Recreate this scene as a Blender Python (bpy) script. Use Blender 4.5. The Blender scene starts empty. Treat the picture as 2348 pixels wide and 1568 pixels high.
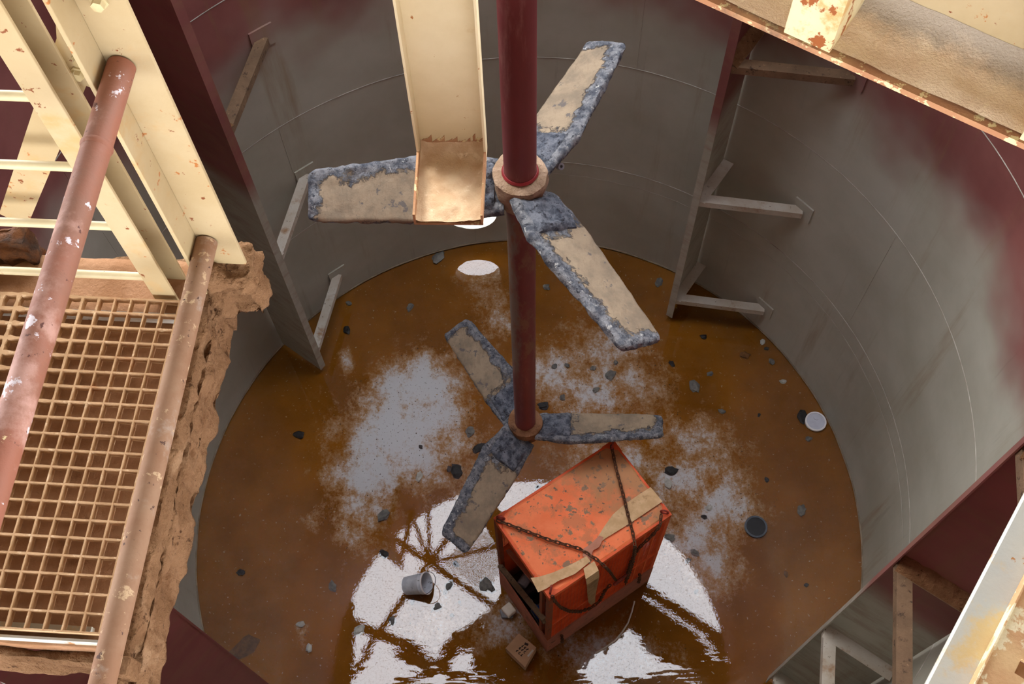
import bpy, bmesh, math, random
from mathutils import Vector, Matrix, noise

# ------------------------------------------------------------------ camera, sky, sun, exposure
scene = bpy.context.scene
COL = scene.collection
FPX, CX0, CY0 = 2392.385, 1174.0, 784.0
CAM = Vector((-0.10845, -4.5882, 13.70835))
def cam_axes():
    d = Vector((1226.0335 - CX0, 2054.1916 - CY0, FPX)).normalized()
    z = -d
    y = (Vector((0, 0, 1)) - z * z[2]).normalized()
    x = y.cross(z)
    return x, y, z                                    # world axes written in camera coordinates
AX, AY, AZ = cam_axes()
cam_data = bpy.data.cameras.new('camera')
cam = bpy.data.objects.new('camera', cam_data); COL.objects.link(cam)
cam_data.sensor_width = 36.0
cam_data.lens = FPX / 2348.0 * 36.0
cam_data.clip_start = 0.05
right = Vector((AX[0], AY[0], AZ[0])); down = Vector((AX[1], AY[1], AZ[1])); fwd = Vector((AX[2], AY[2], AZ[2]))
m3 = Matrix((right, -down, -fwd)).transposed()
cam.matrix_world = Matrix.Translation(CAM) @ m3.to_4x4()
scene.camera = cam

SKY = 8.0
world = bpy.data.worlds.new('overcast_sky'); scene.world = world
world.use_nodes = True
bg = world.node_tree.nodes['Background']
bg.inputs['Color'].default_value = (0.93, 0.945, 1.0, 1)
bg.inputs['Strength'].default_value = SKY
sun_data = bpy.data.lights.new('hazy_sun', 'SUN')
sun_data.energy = 3.4; sun_data.angle = math.radians(26); sun_data.color = (1.0, 0.95, 0.87)
sun = bpy.data.objects.new('hazy_sun', sun_data); COL.objects.link(sun)
sun.rotation_euler = Vector((0.50, -0.46, -0.72)).to_track_quat('-Z', 'Y').to_euler()
scene.view_settings.view_transform = 'Standard'
scene.view_settings.look = 'None'
scene.view_settings.gamma = 1.0
scene.view_settings.use_curve_mapping = False
scene.view_settings.exposure = 0.12

# ------------------------------------------------------------------ helpers
PI = math.pi
def ray(u, v):
    q = Vector(((u - CX0) / FPX, (v - CY0) / FPX, 1.0))
    return Vector((AX.dot(q), AY.dot(q), AZ.dot(q)))
def at(u, v, z=0.0):                                  # the point of a level plane that is seen at a place of the photograph
    d = ray(u, v)
    return CAM + d * ((z - CAM.z) / d.z)
def mirror_at(u, v, z):                               # the overhead point that the water mirrors there
    p = at(u, v, WATER); d = ray(u, v); d.z = -d.z
    return p + d * ((z - WATER) / d.z)
WATER = 0.03
R = 4.5
UXL = Vector((0.9953, -0.097, 0)); UYL = Vector((0.097, 0.9953, 0))
def L(x, y, z=0.0):                                   # platform axes, turned a little against the tank's
    return UXL * x + UYL * y + Vector((0, 0, z))
def srgb(r, g, b, k=1.0):
    f = lambda c: (c / 255 / 12.92 if c / 255 <= 0.04045 else ((c / 255 + 0.055) / 1.055) ** 2.4) * k
    return (f(r), f(g), f(b), 1.0)

class MB:
    def __init__(s): s.v = []; s.f = []; s.smooth = []
    def add(s, vs, fs, sm=False):
        o = len(s.v); s.v += [Vector(p) for p in vs]; s.f += [[i + o for i in f] for f in fs]; s.smooth += [sm] * len(fs)
        return s
    def prism(s, poly, ext, sm=False):                # polygon of 3-D points pushed along a vector
        n = len(poly); e = Vector(ext); a = [Vector(p) for p in poly]; b = [p + e for p in a]
        return s.add(a + b, [list(range(n))[::-1], list(range(n, 2 * n))] + [[i, (i + 1) % n, n + (i + 1) % n, n + i] for i in range(n)], sm)
    def box(s, c, ax, ay, az):                        # centre and three half-extent vectors
        c, ax, ay, az = map(Vector, (c, ax, ay, az))
        return s.prism([c - ax - ay - az, c + ax - ay - az, c + ax + ay - az, c - ax + ay - az], az * 2)
    def bar(s, a, b, w, h, up=(0, 0, 1)):             # straight bar, w across, h along up
        a, b = Vector(a), Vector(b); d = (b - a).normalized(); x = d.cross(Vector(up)).normalized(); y = x.cross(d)
        return s.box((a + b) / 2, x * w / 2, (b - a) / 2, y * h / 2)
    def tube(s, pts, r, n=12, closed=False, cap=True):
        pts = [Vector(p) for p in pts]; N = len(pts); rings = []
        rr = r if isinstance(r, (list, tuple)) else [r] * N
        ref = None
        for i, p in enumerate(pts):
            if closed: d = pts[(i + 1) % N] - pts[i - 1]
            else: d = pts[min(i + 1, N - 1)] - pts[max(i - 1, 0)]
            d.normalize()
            if ref is None: ref = d.orthogonal().normalized()
            x = (ref - d * ref.dot(d)).normalized(); ref = x; y = d.cross(x)
            rings.append([p + (x * math.cos(2 * PI * k / n) + y * math.sin(2 * PI * k / n)) * rr[i] for k in range(n)])
        vs = [q for rg in rings for q in rg]; fs = []
        for i in range(N if closed else N - 1):
            j = (i + 1) % N
            fs += [[i * n + k, i * n + (k + 1) % n, j * n + (k + 1) % n, j * n + k] for k in range(n)]
        if cap and not closed: fs += [list(range(n))[::-1], [(N - 1) * n + k for k in range(n)]]
        return s.add(vs, fs, True)
    def lathe(s, prof, o=(0, 0, 0), ax=(0, 0, 1), n=32, cap=True):
        o = Vector(o); ax = Vector(ax).normalized(); x = ax.orthogonal().normalized(); y = ax.cross(x)
        vs = [o + ax * h + (x * math.cos(2 * PI * k / n) + y * math.sin(2 * PI * k / n)) * r for r, h in prof for k in range(n)]
        fs = [[i * n + k, i * n + (k + 1) % n, (i + 1) * n + (k + 1) % n, (i + 1) * n + k] for i in range(len(prof) - 1) for k in range(n)]
        if cap: fs += [list(range(n))[::-1], [(len(prof) - 1) * n + k for k in range(n)]]
        return s.add(vs, fs, True)
    def build(s, name, mat, parent=None, bevel=0.0, segs=1, normals=True):
        me = bpy.data.meshes.new(name)
        org = parent_origin(parent)
        me.from_pydata([tuple(p - org) for p in s.v], [], s.f)
        for p, k in zip(me.polygons, s.smooth): p.use_smooth = k
        bm = bmesh.new(); bm.from_mesh(me)
        if normals: bmesh.ops.recalc_face_normals(bm, faces=bm.faces)
        if bevel > 0:
            es = [e for e in bm.edges if len(e.link_faces) == 2 and e.calc_face_angle() > 0.6]
            bmesh.ops.bevel(bm, geom=es, offset=bevel, segments=segs, affect='EDGES', profile=0.6)
        for e in bm.edges:
            if len(e.link_faces) == 2 and e.calc_face_angle() > 0.6: e.smooth = False
        bm.to_mesh(me); bm.free()
        me.materials.append(mat)
        o = bpy.data.objects.new(name, me); COL.objects.link(o)
        if parent: o.parent = parent
        return o
def parent_origin(p):
    v = Vector((0, 0, 0))
    while p: v = v + p.location; p = p.parent
    return v
def empty(name, loc):
    o = bpy.data.objects.new(name, None); COL.objects.link(o); o.location = loc; o.empty_display_size = 0.1
    return o
def tag(o, label, cat=None, group=None, kind=None):
    o['label'] = label
    if cat: o['category'] = cat
    if group: o['group'] = group
    if kind: o['kind'] = kind
    return o
def thing(name, loc, label, cat, group=None): return tag(empty(name, loc), label, cat, group)
def clone(src, parent, name=None):
    c = src.copy(); COL.objects.link(c); c.parent = parent
    return c
def fbm(p, s, o=4): return noise.fractal(Vector(p) * s, 1.0, 2.0, o, noise_basis='PERLIN_ORIGINAL')

# ------------------------------------------------------------------ materials
class NT:
    def __init__(s, name):
        s.m = bpy.data.materials.new(name); s.m.use_nodes = True; s.t = s.m.node_tree; s.n = s.t.nodes; s.l = s.t.links
        s.b = s.n['Principled BSDF']; s.pos = s.n.new('ShaderNodeNewGeometry').outputs['Position']
    def link(s, a, b): s.l.new(a, b)
    def math(s, op, a, b=None, c=None):
        n = s.n.new('ShaderNodeMath'); n.operation = op
        for i, x in enumerate((a, b, c)):
            if x is None: continue
            if isinstance(x, (int, float)): n.inputs[i].default_value = x
            else: s.link(x, n.inputs[i])
        return n.outputs[0]
    def noise(s, scale, detail=6, rough=0.6, stretch=None, dist=0.0, off=0.0):
        v = s.pos
        mp = s.n.new('ShaderNodeMapping'); s.link(v, mp.inputs['Vector'])
        mp.inputs['Location'].default_value = (off, off * 1.7, off * 0.6)
        if stretch: mp.inputs['Scale'].default_value = stretch
        n = s.n.new('ShaderNodeTexNoise'); s.link(mp.outputs[0], n.inputs['Vector'])
        n.inputs['Scale'].default_value = scale; n.inputs['Detail'].default_value = detail
        n.inputs['Roughness'].default_value = rough; n.inputs['Distortion'].default_value = dist
        return n.outputs['Fac']
    def ramp(s, fac, lo, hi):
        n = s.n.new('ShaderNodeMapRange'); n.clamp = True; n.interpolation_type = 'SMOOTHSTEP'
        s.link(fac, n.inputs[0]); n.inputs[1].default_value = lo; n.inputs[2].default_value = hi
        return n.outputs[0]
    def mix(s, fac, a, b):
        n = s.n.new('ShaderNodeMix'); n.data_type = 'RGBA'
        for x, i in ((fac, 0), (a, 6), (b, 7)):
            if isinstance(x, tuple): n.inputs[i].default_value = x
            elif isinstance(x, (int, float)): n.inputs[i].default_value = x
            else: s.link(x, n.inputs[i])
        return n.outputs[2]
    def bump(s, h, strength, dist=0.01):
        n = s.n.new('ShaderNodeBump'); s.link(h, n.inputs['Height']); n.inputs['Strength'].default_value = strength; n.inputs['Distance'].default_value = dist
        s.link(n.outputs[0], s.b.inputs['Normal'])
    def attr(s, name):
        n = s.n.new('ShaderNodeAttribute'); n.attribute_name = name
        return n.outputs['Fac']
    def sep(s):
        n = s.n.new('ShaderNodeSeparateXYZ'); s.link(s.pos, n.inputs[0]); return n.outputs
    def done(s, col, rough=0.6, metal=0.0, spec=0.4):
        if isinstance(col, tuple): s.b.inputs['Base Color'].default_value = col
        else: s.link(col, s.b.inputs['Base Color'])
        s.b.inputs['Roughness'].default_value = rough; s.b.inputs['Metallic'].default_value = metal
        s.b.inputs['Specular IOR Level'].default_value = spec
        return s.m
def paint(name, c1, c2, sc=3.0, rough=0.55, layers=(), bump=0.15, bsc=60, bdist=0.004, spec=0.35):
    """base two-tone noise, then layers (colour, noise scale, from, to, stretch)"""
    t = NT(name)
    col = t.mix(t.ramp(t.noise(sc), 0.35, 0.65), c1, c2)
    for i, ly in enumerate(layers):
        c, s_, lo, hi = ly[:4]; st = ly[4] if len(ly) > 4 else None
        col = t.mix(t.ramp(t.noise(s_, 8, 0.65, st, off=3.1 * (i + 1)), lo, hi), col, c)
    if bump: t.bump(t.noise(bsc, 5), bump, bdist)
    return t.done(col, rough, spec=spec)

RUST = srgb(140, 78, 36); MUD = srgb(150, 112, 76); DKMUD = srgb(96, 70, 46)
M = {}
M['cream'] = paint('cream_paint', srgb(178, 159, 124), srgb(166, 145, 107), 2.0, 0.5,
                   [(srgb(176, 142, 92), 5, 0.56, 0.74), (srgb(158, 98, 48), 15, 0.625, 0.655), (srgb(116, 62, 30), 28, 0.65, 0.67)])
M['cream_lit'] = paint('cream_paint_lit', srgb(216, 199, 160), srgb(204, 185, 144), 2.0, 0.5,  # same cream lightened for the channel post: light put into the colour
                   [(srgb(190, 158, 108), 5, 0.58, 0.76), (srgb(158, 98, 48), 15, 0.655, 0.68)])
M['cream_chip'] = paint('chipped_cream_paint', srgb(208, 194, 154), srgb(196, 180, 136), 3.0, 0.55,
                        [(srgb(190, 150, 94), 9, 0.52, 0.64), (RUST, 16, 0.55, 0.585)], 0.3)
M['rusty_flange'] = paint('rust_and_chips', srgb(160, 112, 78), srgb(180, 138, 98), 6.0, 0.8,
                          [(srgb(214, 194, 144), 24, 0.56, 0.59), (srgb(116, 92, 70), 5, 0.55, 0.7)], 0.5, 90)
t = NT('dry_dirt'); dm = t.attr('near_web')
col = t.mix(t.ramp(t.noise(7, 7, 0.7), 0.35, 0.65), srgb(236, 216, 188), srgb(220, 194, 164))
col = t.mix(t.ramp(t.noise(45, 6, 0.7, off=3), 0.57, 0.66), col, srgb(236, 216, 186))
col = t.mix(t.ramp(t.math('ADD', dm, t.math('MULTIPLY', t.math('SUBTRACT', t.noise(4, 8, 0.7, off=6), 0.5), 1.2)), 0.45, 0.85), col, srgb(168, 155, 138))  # dirt turns greyer towards the web
t.bump(t.noise(120, 5), 0.8, 0.006)
M['dirt_ledge'] = t.done(col, 0.95, spec=0.1)
M['mud'] = paint('dried_brown_mud', srgb(132, 99, 70), srgb(114, 83, 56), 8.0, 0.95,
                 [(srgb(104, 72, 46), 16, 0.56, 0.68), (srgb(150, 118, 88), 6, 0.56, 0.7), (srgb(76, 51, 31), 22, 0.61, 0.66)], 1.0, 45, 0.022, 0.1)
M['mud_cap'] = paint('mud_on_arm', srgb(216, 190, 156), srgb(200, 168, 134), 14.0, 0.95,
                     [(srgb(140, 120, 98), 6, 0.57, 0.68), (srgb(228, 206, 176), 18, 0.58, 0.66)], 0.6, 120, 0.006, 0.1)
M['rail'] = paint('worn_red_oxide_pipe', srgb(142, 88, 68), srgb(130, 90, 72), 5.0, 0.6,
                  [(srgb(172, 132, 118), 6, 0.5, 0.64), (srgb(206, 196, 200), 22, 0.62, 0.65), (srgb(208, 186, 140), 9, 0.655, 0.665), (srgb(86, 50, 40), 34, 0.63, 0.66)], 0.35)
M['rail_mud'] = paint('muddy_pipe', srgb(130, 94, 68), srgb(140, 109, 84), 7.0, 0.75,
                      [(srgb(152, 132, 116), 9, 0.54, 0.66), (srgb(180, 152, 118), 26, 0.59, 0.64), (srgb(74, 50, 40), 40, 0.63, 0.66)], 0.35)
M['grate'] = paint('muddy_grating', srgb(194, 158, 119), srgb(178, 142, 103), 12.0, 0.85,
                   [(srgb(216, 186, 150), 30, 0.56, 0.68), (srgb(170, 124, 84), 9, 0.58, 0.7)], 0.4, 150)
M['tray'] = paint('muddy_tray', srgb(170, 130, 98), srgb(152, 112, 80), 9.0, 0.95, [(srgb(120, 84, 54), 5, 0.55, 0.75)], 0.5, 90, 0.008, 0.1)
M['rung'] = paint('worn_cream_rung', srgb(204, 190, 150), srgb(190, 174, 136), 6, 0.45, [(srgb(170, 176, 186), 6, 0.56, 0.63), (srgb(166, 120, 74), 9, 0.62, 0.66), (srgb(80, 72, 66), 40, 0.67, 0.69)])
M['bolt'] = paint('bolt_paint', srgb(196, 180, 138), srgb(180, 162, 120), 20, 0.5)
M['maroon'] = paint('maroon_primer', srgb(104, 44, 46), srgb(90, 38, 40), 2.0, 0.65,
                    [(srgb(128, 90, 82), 3.0, 0.56, 0.8, (1, 1, 0.25))])
M['white_beam'] = paint('weathered_white_paint', srgb(192, 190, 178), srgb(180, 182, 176), 5, 0.5,
                        [(srgb(200, 176, 128), 8, 0.54, 0.66), (srgb(168, 120, 72), 22, 0.62, 0.645)])
M['plank'] = paint('rusty_plank', srgb(184, 140, 98), srgb(200, 166, 120), 9, 0.85,
                   [(srgb(218, 204, 168), 18, 0.52, 0.56), (srgb(158, 102, 58), 14, 0.56, 0.64)], 0.5)
M['dark_steel'] = paint('dark_steel', srgb(58, 54, 50), srgb(46, 42, 40), 3, 0.7)

def tank_paint(name, dust=0.0, zlo=4.75, zhi=5.75, amp=2.2):
    t = NT(name); z = t.sep()[2]
    zz = t.math('ADD', z, t.math('MULTIPLY', t.math('SUBTRACT', t.noise(0.55, 3), 0.5), amp))
    k = t.ramp(zz, zlo, zhi)
    grey = t.mix(t.ramp(t.noise(0.7, 5), 0.3, 0.7), srgb(178, 178, 167), srgb(160, 159, 146))
    mar = t.mix(t.ramp(t.noise(0.8, 5), 0.3, 0.7), srgb(140, 90, 86), srgb(118, 70, 68))
    col = t.mix(k, grey, mar)
    st = t.ramp(t.noise(1.0, 6, 0.65, (2.6, 2.6, 0.22), off=7.7), 0.55, 0.78)
    col = t.mix(t.math('MULTIPLY', st, 0.6), col, srgb(132, 108, 76))
    st2 = t.ramp(t.noise(1.0, 6, 0.7, (9, 9, 0.5), off=2.2), 0.6, 0.85)
    col = t.mix(t.math('MULTIPLY', st2, 0.35), col, srgb(84, 74, 62))
    if dust:
        col = t.mix(t.math('MULTIPLY', t.ramp(t.noise(2.2, 7, 0.7, (1, 1, 3.0), off=5), 0.4, 0.7), dust), col, srgb(130, 100, 78))
    t.bump(t.noise(30, 4), 0.05, 0.003)
    return t.done(col, 0.62, spec=0.25)
M['tank'] = tank_paint('tank_wall_paint')
M['baffle'] = tank_paint('baffle_paint', 0.45, 4.1, 4.7, 0.8)
M['brace'] = paint('brace_paint', srgb(196, 193, 184), srgb(178, 168, 152), 2.2, 0.7,
                   [(srgb(150, 116, 84), 3, 0.56, 0.72), (srgb(96, 78, 62), 26, 0.62, 0.7)], 0.4)
M['brace_mud'] = paint('muddy_brace', srgb(128, 104, 80), srgb(106, 86, 66), 3, 0.9,
                       [(srgb(64, 50, 40), 14, 0.55, 0.68), (srgb(168, 136, 104), 20, 0.62, 0.72)], 0.6, 60, 0.01)
M['weld'] = paint('weld_bead', srgb(168, 164, 156), srgb(140, 134, 124), 5, 0.6)
M['fillet'] = paint('floor_fillet', srgb(150, 136, 116), srgb(120, 106, 88), 6, 0.8)
M['concrete'] = paint('dusty_ground', srgb(128, 118, 104), srgb(112, 102, 88), 1.5, 0.9)

# agitator
t = NT('agitator_shaft_paint'); sx, sy, sz = t.sep()
base = t.mix(t.ramp(t.noise(3, 5, 0.6, (1, 1, 0.3)), 0.35, 0.7), srgb(122, 58, 59), srgb(106, 48, 50))
d1 = t.ramp(t.noise(6, 7, 0.7, (1, 1, 0.16), off=4), 0.5, 0.68)
base = t.mix(t.math('MULTIPLY', d1, 0.6), base, srgb(158, 116, 108))
side = t.ramp(t.math('ADD', t.math('MULTIPLY', sx, -5.0), t.math('MULTIPLY', t.noise(4, 6, 0.65, (1, 1, 0.4), off=9), 1.6)), 0.9, 1.15)
zone = t.math('MULTIPLY', t.ramp(sz, 4.3, 4.9), t.math('SUBTRACT', 1.0, t.ramp(sz, 7.15, 7.3)))
base = t.mix(t.math('MULTIPLY', side, zone), base, srgb(120, 106, 96))
base = t.mix(t.math('MULTIPLY', zone, t.ramp(t.noise(9, 7, 0.7, (1, 1, 0.4), off=1), 0.5, 0.62)), base, srgb(122, 84, 66))
t.bump(t.noise(25, 4), 0.06, 0.003)
M['shaft'] = t.done(base, 0.5, spec=0.35)
t = NT('caked_blade'); e = t.attr('crust')
n1 = t.noise(14, 8, 0.7); mask = t.ramp(t.math('ADD', e, t.math('MULTIPLY', t.math('SUBTRACT', t.noise(6, 9, 0.72), 0.5), 1.9)), 0.40, 0.56)
crust = t.mix(t.ramp(n1, 0.38, 0.62), srgb(82, 88, 99), srgb(146, 149, 154))
crust = t.mix(t.ramp(t.noise(30, 6, 0.7, off=2), 0.55, 0.64), crust, srgb(52, 56, 66))
crust = t.mix(t.ramp(t.noise(22, 6, 0.7, off=6), 0.6, 0.66), crust, srgb(198, 200, 198))
tan = t.mix(t.ramp(t.noise(5, 7, 0.65), 0.35, 0.68), srgb(148, 132, 110), srgb(118, 106, 90))
tan = t.mix(t.math('MULTIPLY', t.ramp(t.noise(3, 7, 0.75, (9, 3, 1), off=3), 0.5, 0.7), 0.6), tan, srgb(118, 102, 84))
tan = t.mix(t.ramp(t.noise(9, 6, 0.65, off=5), 0.60, 0.64), tan, srgb(96, 90, 86))
t.bump(t.math('ADD', t.math('MULTIPLY', t.noise(34, 7, 0.7), t.math('ADD', t.math('MULTIPLY', mask, 0.9), 0.15)), 0.0), 1.0, 0.03)
M['blade'] = t.done(t.mix(mask, tan, crust), 0.75, spec=0.3)
t = NT('blue_grey_crust')
crust = t.mix(t.ramp(t.noise(12, 8, 0.7), 0.38, 0.62), srgb(70, 78, 92), srgb(130, 136, 147))
crust = t.mix(t.ramp(t.noise(26, 6, 0.7, off=2), 0.55, 0.64), crust, srgb(44, 48, 58))
t.bump(t.noise(26, 8, 0.7), 1.0, 0.04)
M['crust'] = t.done(crust, 0.6, spec=0.4)
M['hub'] = paint('muddy_hub', srgb(170, 146, 124), srgb(150, 126, 102), 9, 0.9, [(srgb(110, 92, 76), 8, 0.56, 0.7)], 0.9, 40, 0.02, 0.15)
M['hub_low'] = paint('rusty_hub', srgb(146, 110, 82), srgb(122, 86, 60), 9, 0.9, [(srgb(84, 62, 48), 8, 0.56, 0.7)], 0.9, 40, 0.02, 0.15)
M['red_ring'] = paint('fresh_red_ring', srgb(150, 50, 54), srgb(130, 44, 46), 9, 0.5)

# basket
OR = srgb(236, 92, 38)
t = NT('orange_roof'); px, py, pz = t.sep()
far = t.ramp(t.math('ADD', t.math('ADD', t.math('MULTIPLY', px, 0.6), t.math('MULTIPLY', py, 0.9)), t.math('MULTIPLY', t.math('SUBTRACT', t.noise(3, 7, 0.65), 0.5), 1.6)), -0.42, 0.12)
col = t.mix(t.ramp(t.noise(4, 6), 0.35, 0.65), srgb(255, 138, 84), srgb(248, 124, 68))
col = t.mix(t.math('MULTIPLY', far, 0.85), col, srgb(176, 134, 88))
col = t.mix(t.math('MULTIPLY', t.ramp(t.noise(3.2, 7, 0.68, off=2), 0.52, 0.62), 0.55), col, srgb(186, 122, 80))
col = t.mix(t.ramp(t.noise(7, 6, 0.62, off=4), 0.575, 0.62), col, srgb(150, 120, 92))
col = t.mix(t.ramp(t.noise(18, 6, 0.62, off=8), 0.63, 0.66), col, srgb(118, 92, 72))
t.bump(t.noise(20, 5), 0.15, 0.01)
M['roof'] = t.done(col, 0.6)
M['orange'] = paint('orange_paint', srgb(236, 104, 54), srgb(220, 88, 40), 4, 0.55, [(srgb(150, 74, 44), 6, 0.6, 0.75), (srgb(110, 70, 54), 24, 0.66, 0.71)])
M['orange_mesh'] = paint('orange_mesh', srgb(226, 96, 46), srgb(206, 80, 36), 6, 0.6)
M['toe'] = paint('muddy_toe_board', srgb(186, 116, 94), srgb(164, 104, 86), 4, 0.8, [(srgb(108, 74, 58), 7, 0.55, 0.7)])
M['post'] = paint('muddy_orange_post', srgb(158, 78, 48), srgb(130, 80, 60), 6, 0.75, [(srgb(96, 70, 54), 12, 0.55, 0.7)])
M['chain'] = paint('rusty_chain', srgb(104, 66, 42), srgb(72, 48, 34), 30, 0.7, [(srgb(140, 96, 60), 60, 0.6, 0.7)], 0.5, 200)
M['shackle'] = paint('red_shackle', srgb(160, 62, 50), srgb(120, 52, 42), 30, 0.6)
M['strap'] = paint('dirty_webbing', srgb(222, 190, 146), srgb(204, 170, 126), 9, 0.9, [(srgb(176, 140, 102), 14, 0.58, 0.72)], 0.3, 140)
M['strap_pink'] = paint('faded_webbing_back', srgb(196, 138, 116), srgb(184, 128, 104), 9, 0.9)
M['blue'] = paint('blue_plastic', srgb(52, 92, 168), srgb(44, 78, 146), 5, 0.35)
M['clear'] = paint('dull_clear_plastic', srgb(150, 162, 172), srgb(120, 132, 144), 9, 0.25)
M['black'] = paint('black_plastic', srgb(26, 28, 34), srgb(18, 18, 22), 9, 0.35, bump=0.0)
M['inner_dark'] = paint('dark_floor_plate', srgb(40, 32, 28), srgb(30, 24, 22), 9, 0.8)
M['lid_white'] = paint('translucent_white_plastic', srgb(206, 210, 224), srgb(196, 200, 216), 9, 0.35, bump=0)
M['lid_rim'] = paint('white_plastic', srgb(238, 238, 240), srgb(228, 228, 232), 9, 0.35, bump=0)
M['pail'] = paint('smeared_pail', srgb(206, 210, 218), srgb(180, 186, 196), 9, 0.5, [(srgb(60, 60, 64), 8, 0.6, 0.66, (1, 3, 2)), (srgb(222, 224, 228), 11, 0.62, 0.7)])
M['wire'] = paint('steel_wire', srgb(70, 68, 66), srgb(60, 58, 56), 9, 0.4)
M['card'] = paint('wet_cardboard', srgb(190, 150, 118), srgb(176, 138, 106), 4, 0.9)
M['lid_dark_rim'] = paint('dark_plastic_rim', srgb(84, 90, 100), srgb(70, 76, 86), 9, 0.4, bump=0)
M['ink'] = paint('marker_ink', srgb(62, 48, 42), srgb(56, 44, 40), 9, 0.9)
M['tape'] = paint('pale_tape', srgb(196, 190, 182), srgb(184, 178, 170), 9, 0.6)
M['foam'] = paint('white_foam', srgb(242, 238, 226), srgb(232, 226, 210), 14, 0.9)
M['bag'] = paint('grey_bag', srgb(130, 132, 140), srgb(110, 110, 118), 12, 0.5)
M['hose'] = paint('pale_hose', srgb(214, 210, 198), srgb(200, 194, 182), 9, 0.4)
M['stone'] = paint('grey_stone', srgb(118, 116, 110), srgb(92, 92, 90), 14, 0.75)
M['scale'] = paint('dark_scale', srgb(44, 42, 42), srgb(32, 30, 30), 20, 0.6)
M['pale'] = paint('pale_stone', srgb(186, 186, 178), srgb(160, 158, 150), 14, 0.6)
M['brownbit'] = paint('brown_clod', srgb(116, 80, 44), srgb(88, 60, 34), 14, 0.9)

# ------------------------------------------------------------------ the tank
tank = empty('wall_tank', (0, 0, 0)); tag(tank, 'round steel tank wall, grey below and maroon above', kind='structure')
LEVELS = [0.0, 2.0, 4.04, 6.11, 8.2, 10.9]
HOLE_X, HOLE_Z, HOLE_R = -0.62, 0.83, 0.36
def ring_shell(z0, z1, r, th, n=160):
    mb = MB(); mb.lathe([(r, z0), (r, z1), (r + th, z1), (r + th, z0), (r, z0)], n=n, cap=False); return mb
for i in range(5):
    o = ring_shell(LEVELS[i], LEVELS[i + 1], R, 0.014).build('shell_plate', M['tank'], tank)
    if i == 0:
        bm = bmesh.new(); bm.from_mesh(o.data); bmesh.ops.remove_doubles(bm, verts=bm.verts, dist=1e-5)
        bmesh.ops.recalc_face_normals(bm, faces=bm.faces)
        for f in bm.faces: f.smooth = False
        bm.to_mesh(o.data); bm.free()
        yb = math.sqrt(R * R - HOLE_X ** 2)
        cut = MB().lathe([(HOLE_R, -0.6), (HOLE_R, 0.6)], (HOLE_X, yb, HOLE_Z), (0, 1, 0), 48).build('cutter', M['tank'])
        md = o.modifiers.new('manhole', 'BOOLEAN'); md.operation = 'DIFFERENCE'; md.solver = 'EXACT'; md.object = cut
        dg = bpy.context.evaluated_depsgraph_get()
        me = bpy.data.meshes.new_from_object(o.evaluated_get(dg))
        o.modifiers.clear(); o.data = me
        bpy.data.objects.remove(cut, do_unlink=True)
        neck = MB().lathe([(HOLE_R, 0.0), (HOLE_R, 0.15), (HOLE_R + 0.012, 0.15), (HOLE_R + 0.012, 0.0), (HOLE_R, 0.0)], (HOLE_X, yb - 0.03, HOLE_Z), (0, 1, 0), 48, cap=False).build('manhole_neck', M['tank'], tank)
        MB().lathe([(HOLE_R + 0.01, 0.12), (HOLE_R + 0.11, 0.12), (HOLE_R + 0.11, 0.15), (HOLE_R + 0.01, 0.15), (HOLE_R + 0.01, 0.12)], (HOLE_X, yb - 0.03, HOLE_Z), (0, 1, 0), 48, cap=False).build('manhole_flange', M['tank'], neck)
def arc(r, z, a0=0.0, a1=360.0, n=200, wob=0.0):
    return [(r * math.cos(math.radians(a0 + (a1 - a0) * k / n)), r * math.sin(math.radians(a0 + (a1 - a0) * k / n)), z + wob * noise.noise(Vector((k * 0.3, z, 0)))) for k in range(n + (0 if a1 - a0 >= 360 else 1))]
for z in LEVELS[1:5]:
    MB().tube(arc(R, z, wob=0.006), 0.007, 6, closed=True).build('weld_seam', M['weld'], tank)
MB().tube(arc(R, 1.72, -25, 115, 160, 0.016), 0.004, 5).build('scratch_line', M['weld'], tank)
for a, i in ((22, 1), (70, 2), (128, 1), (105, 2), (160, 2), (-20, 2), (48, 3), (140, 3), (312, 1)):
    p0 = (R * math.cos(math.radians(a)), R * math.sin(math.radians(a)))
    MB().tube([(p0[0] + 0.003 * noise.noise(Vector((k, a, 0))), p0[1], LEVELS[i] + (LEVELS[i + 1] - LEVELS[i]) * k / 24) for k in range(25)], 0.0045, 5).build('weld_seam', M['tank'], tank)
MB().tube(arc(R - 0.004, 0.035, wob=0.02), 0.014, 6, closed=True).build('floor_fillet', M['fillet'], tank)
ring_shell(10.84, 10.9, R, 0.10).build('rim_angle', M['maroon'], tank)

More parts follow.
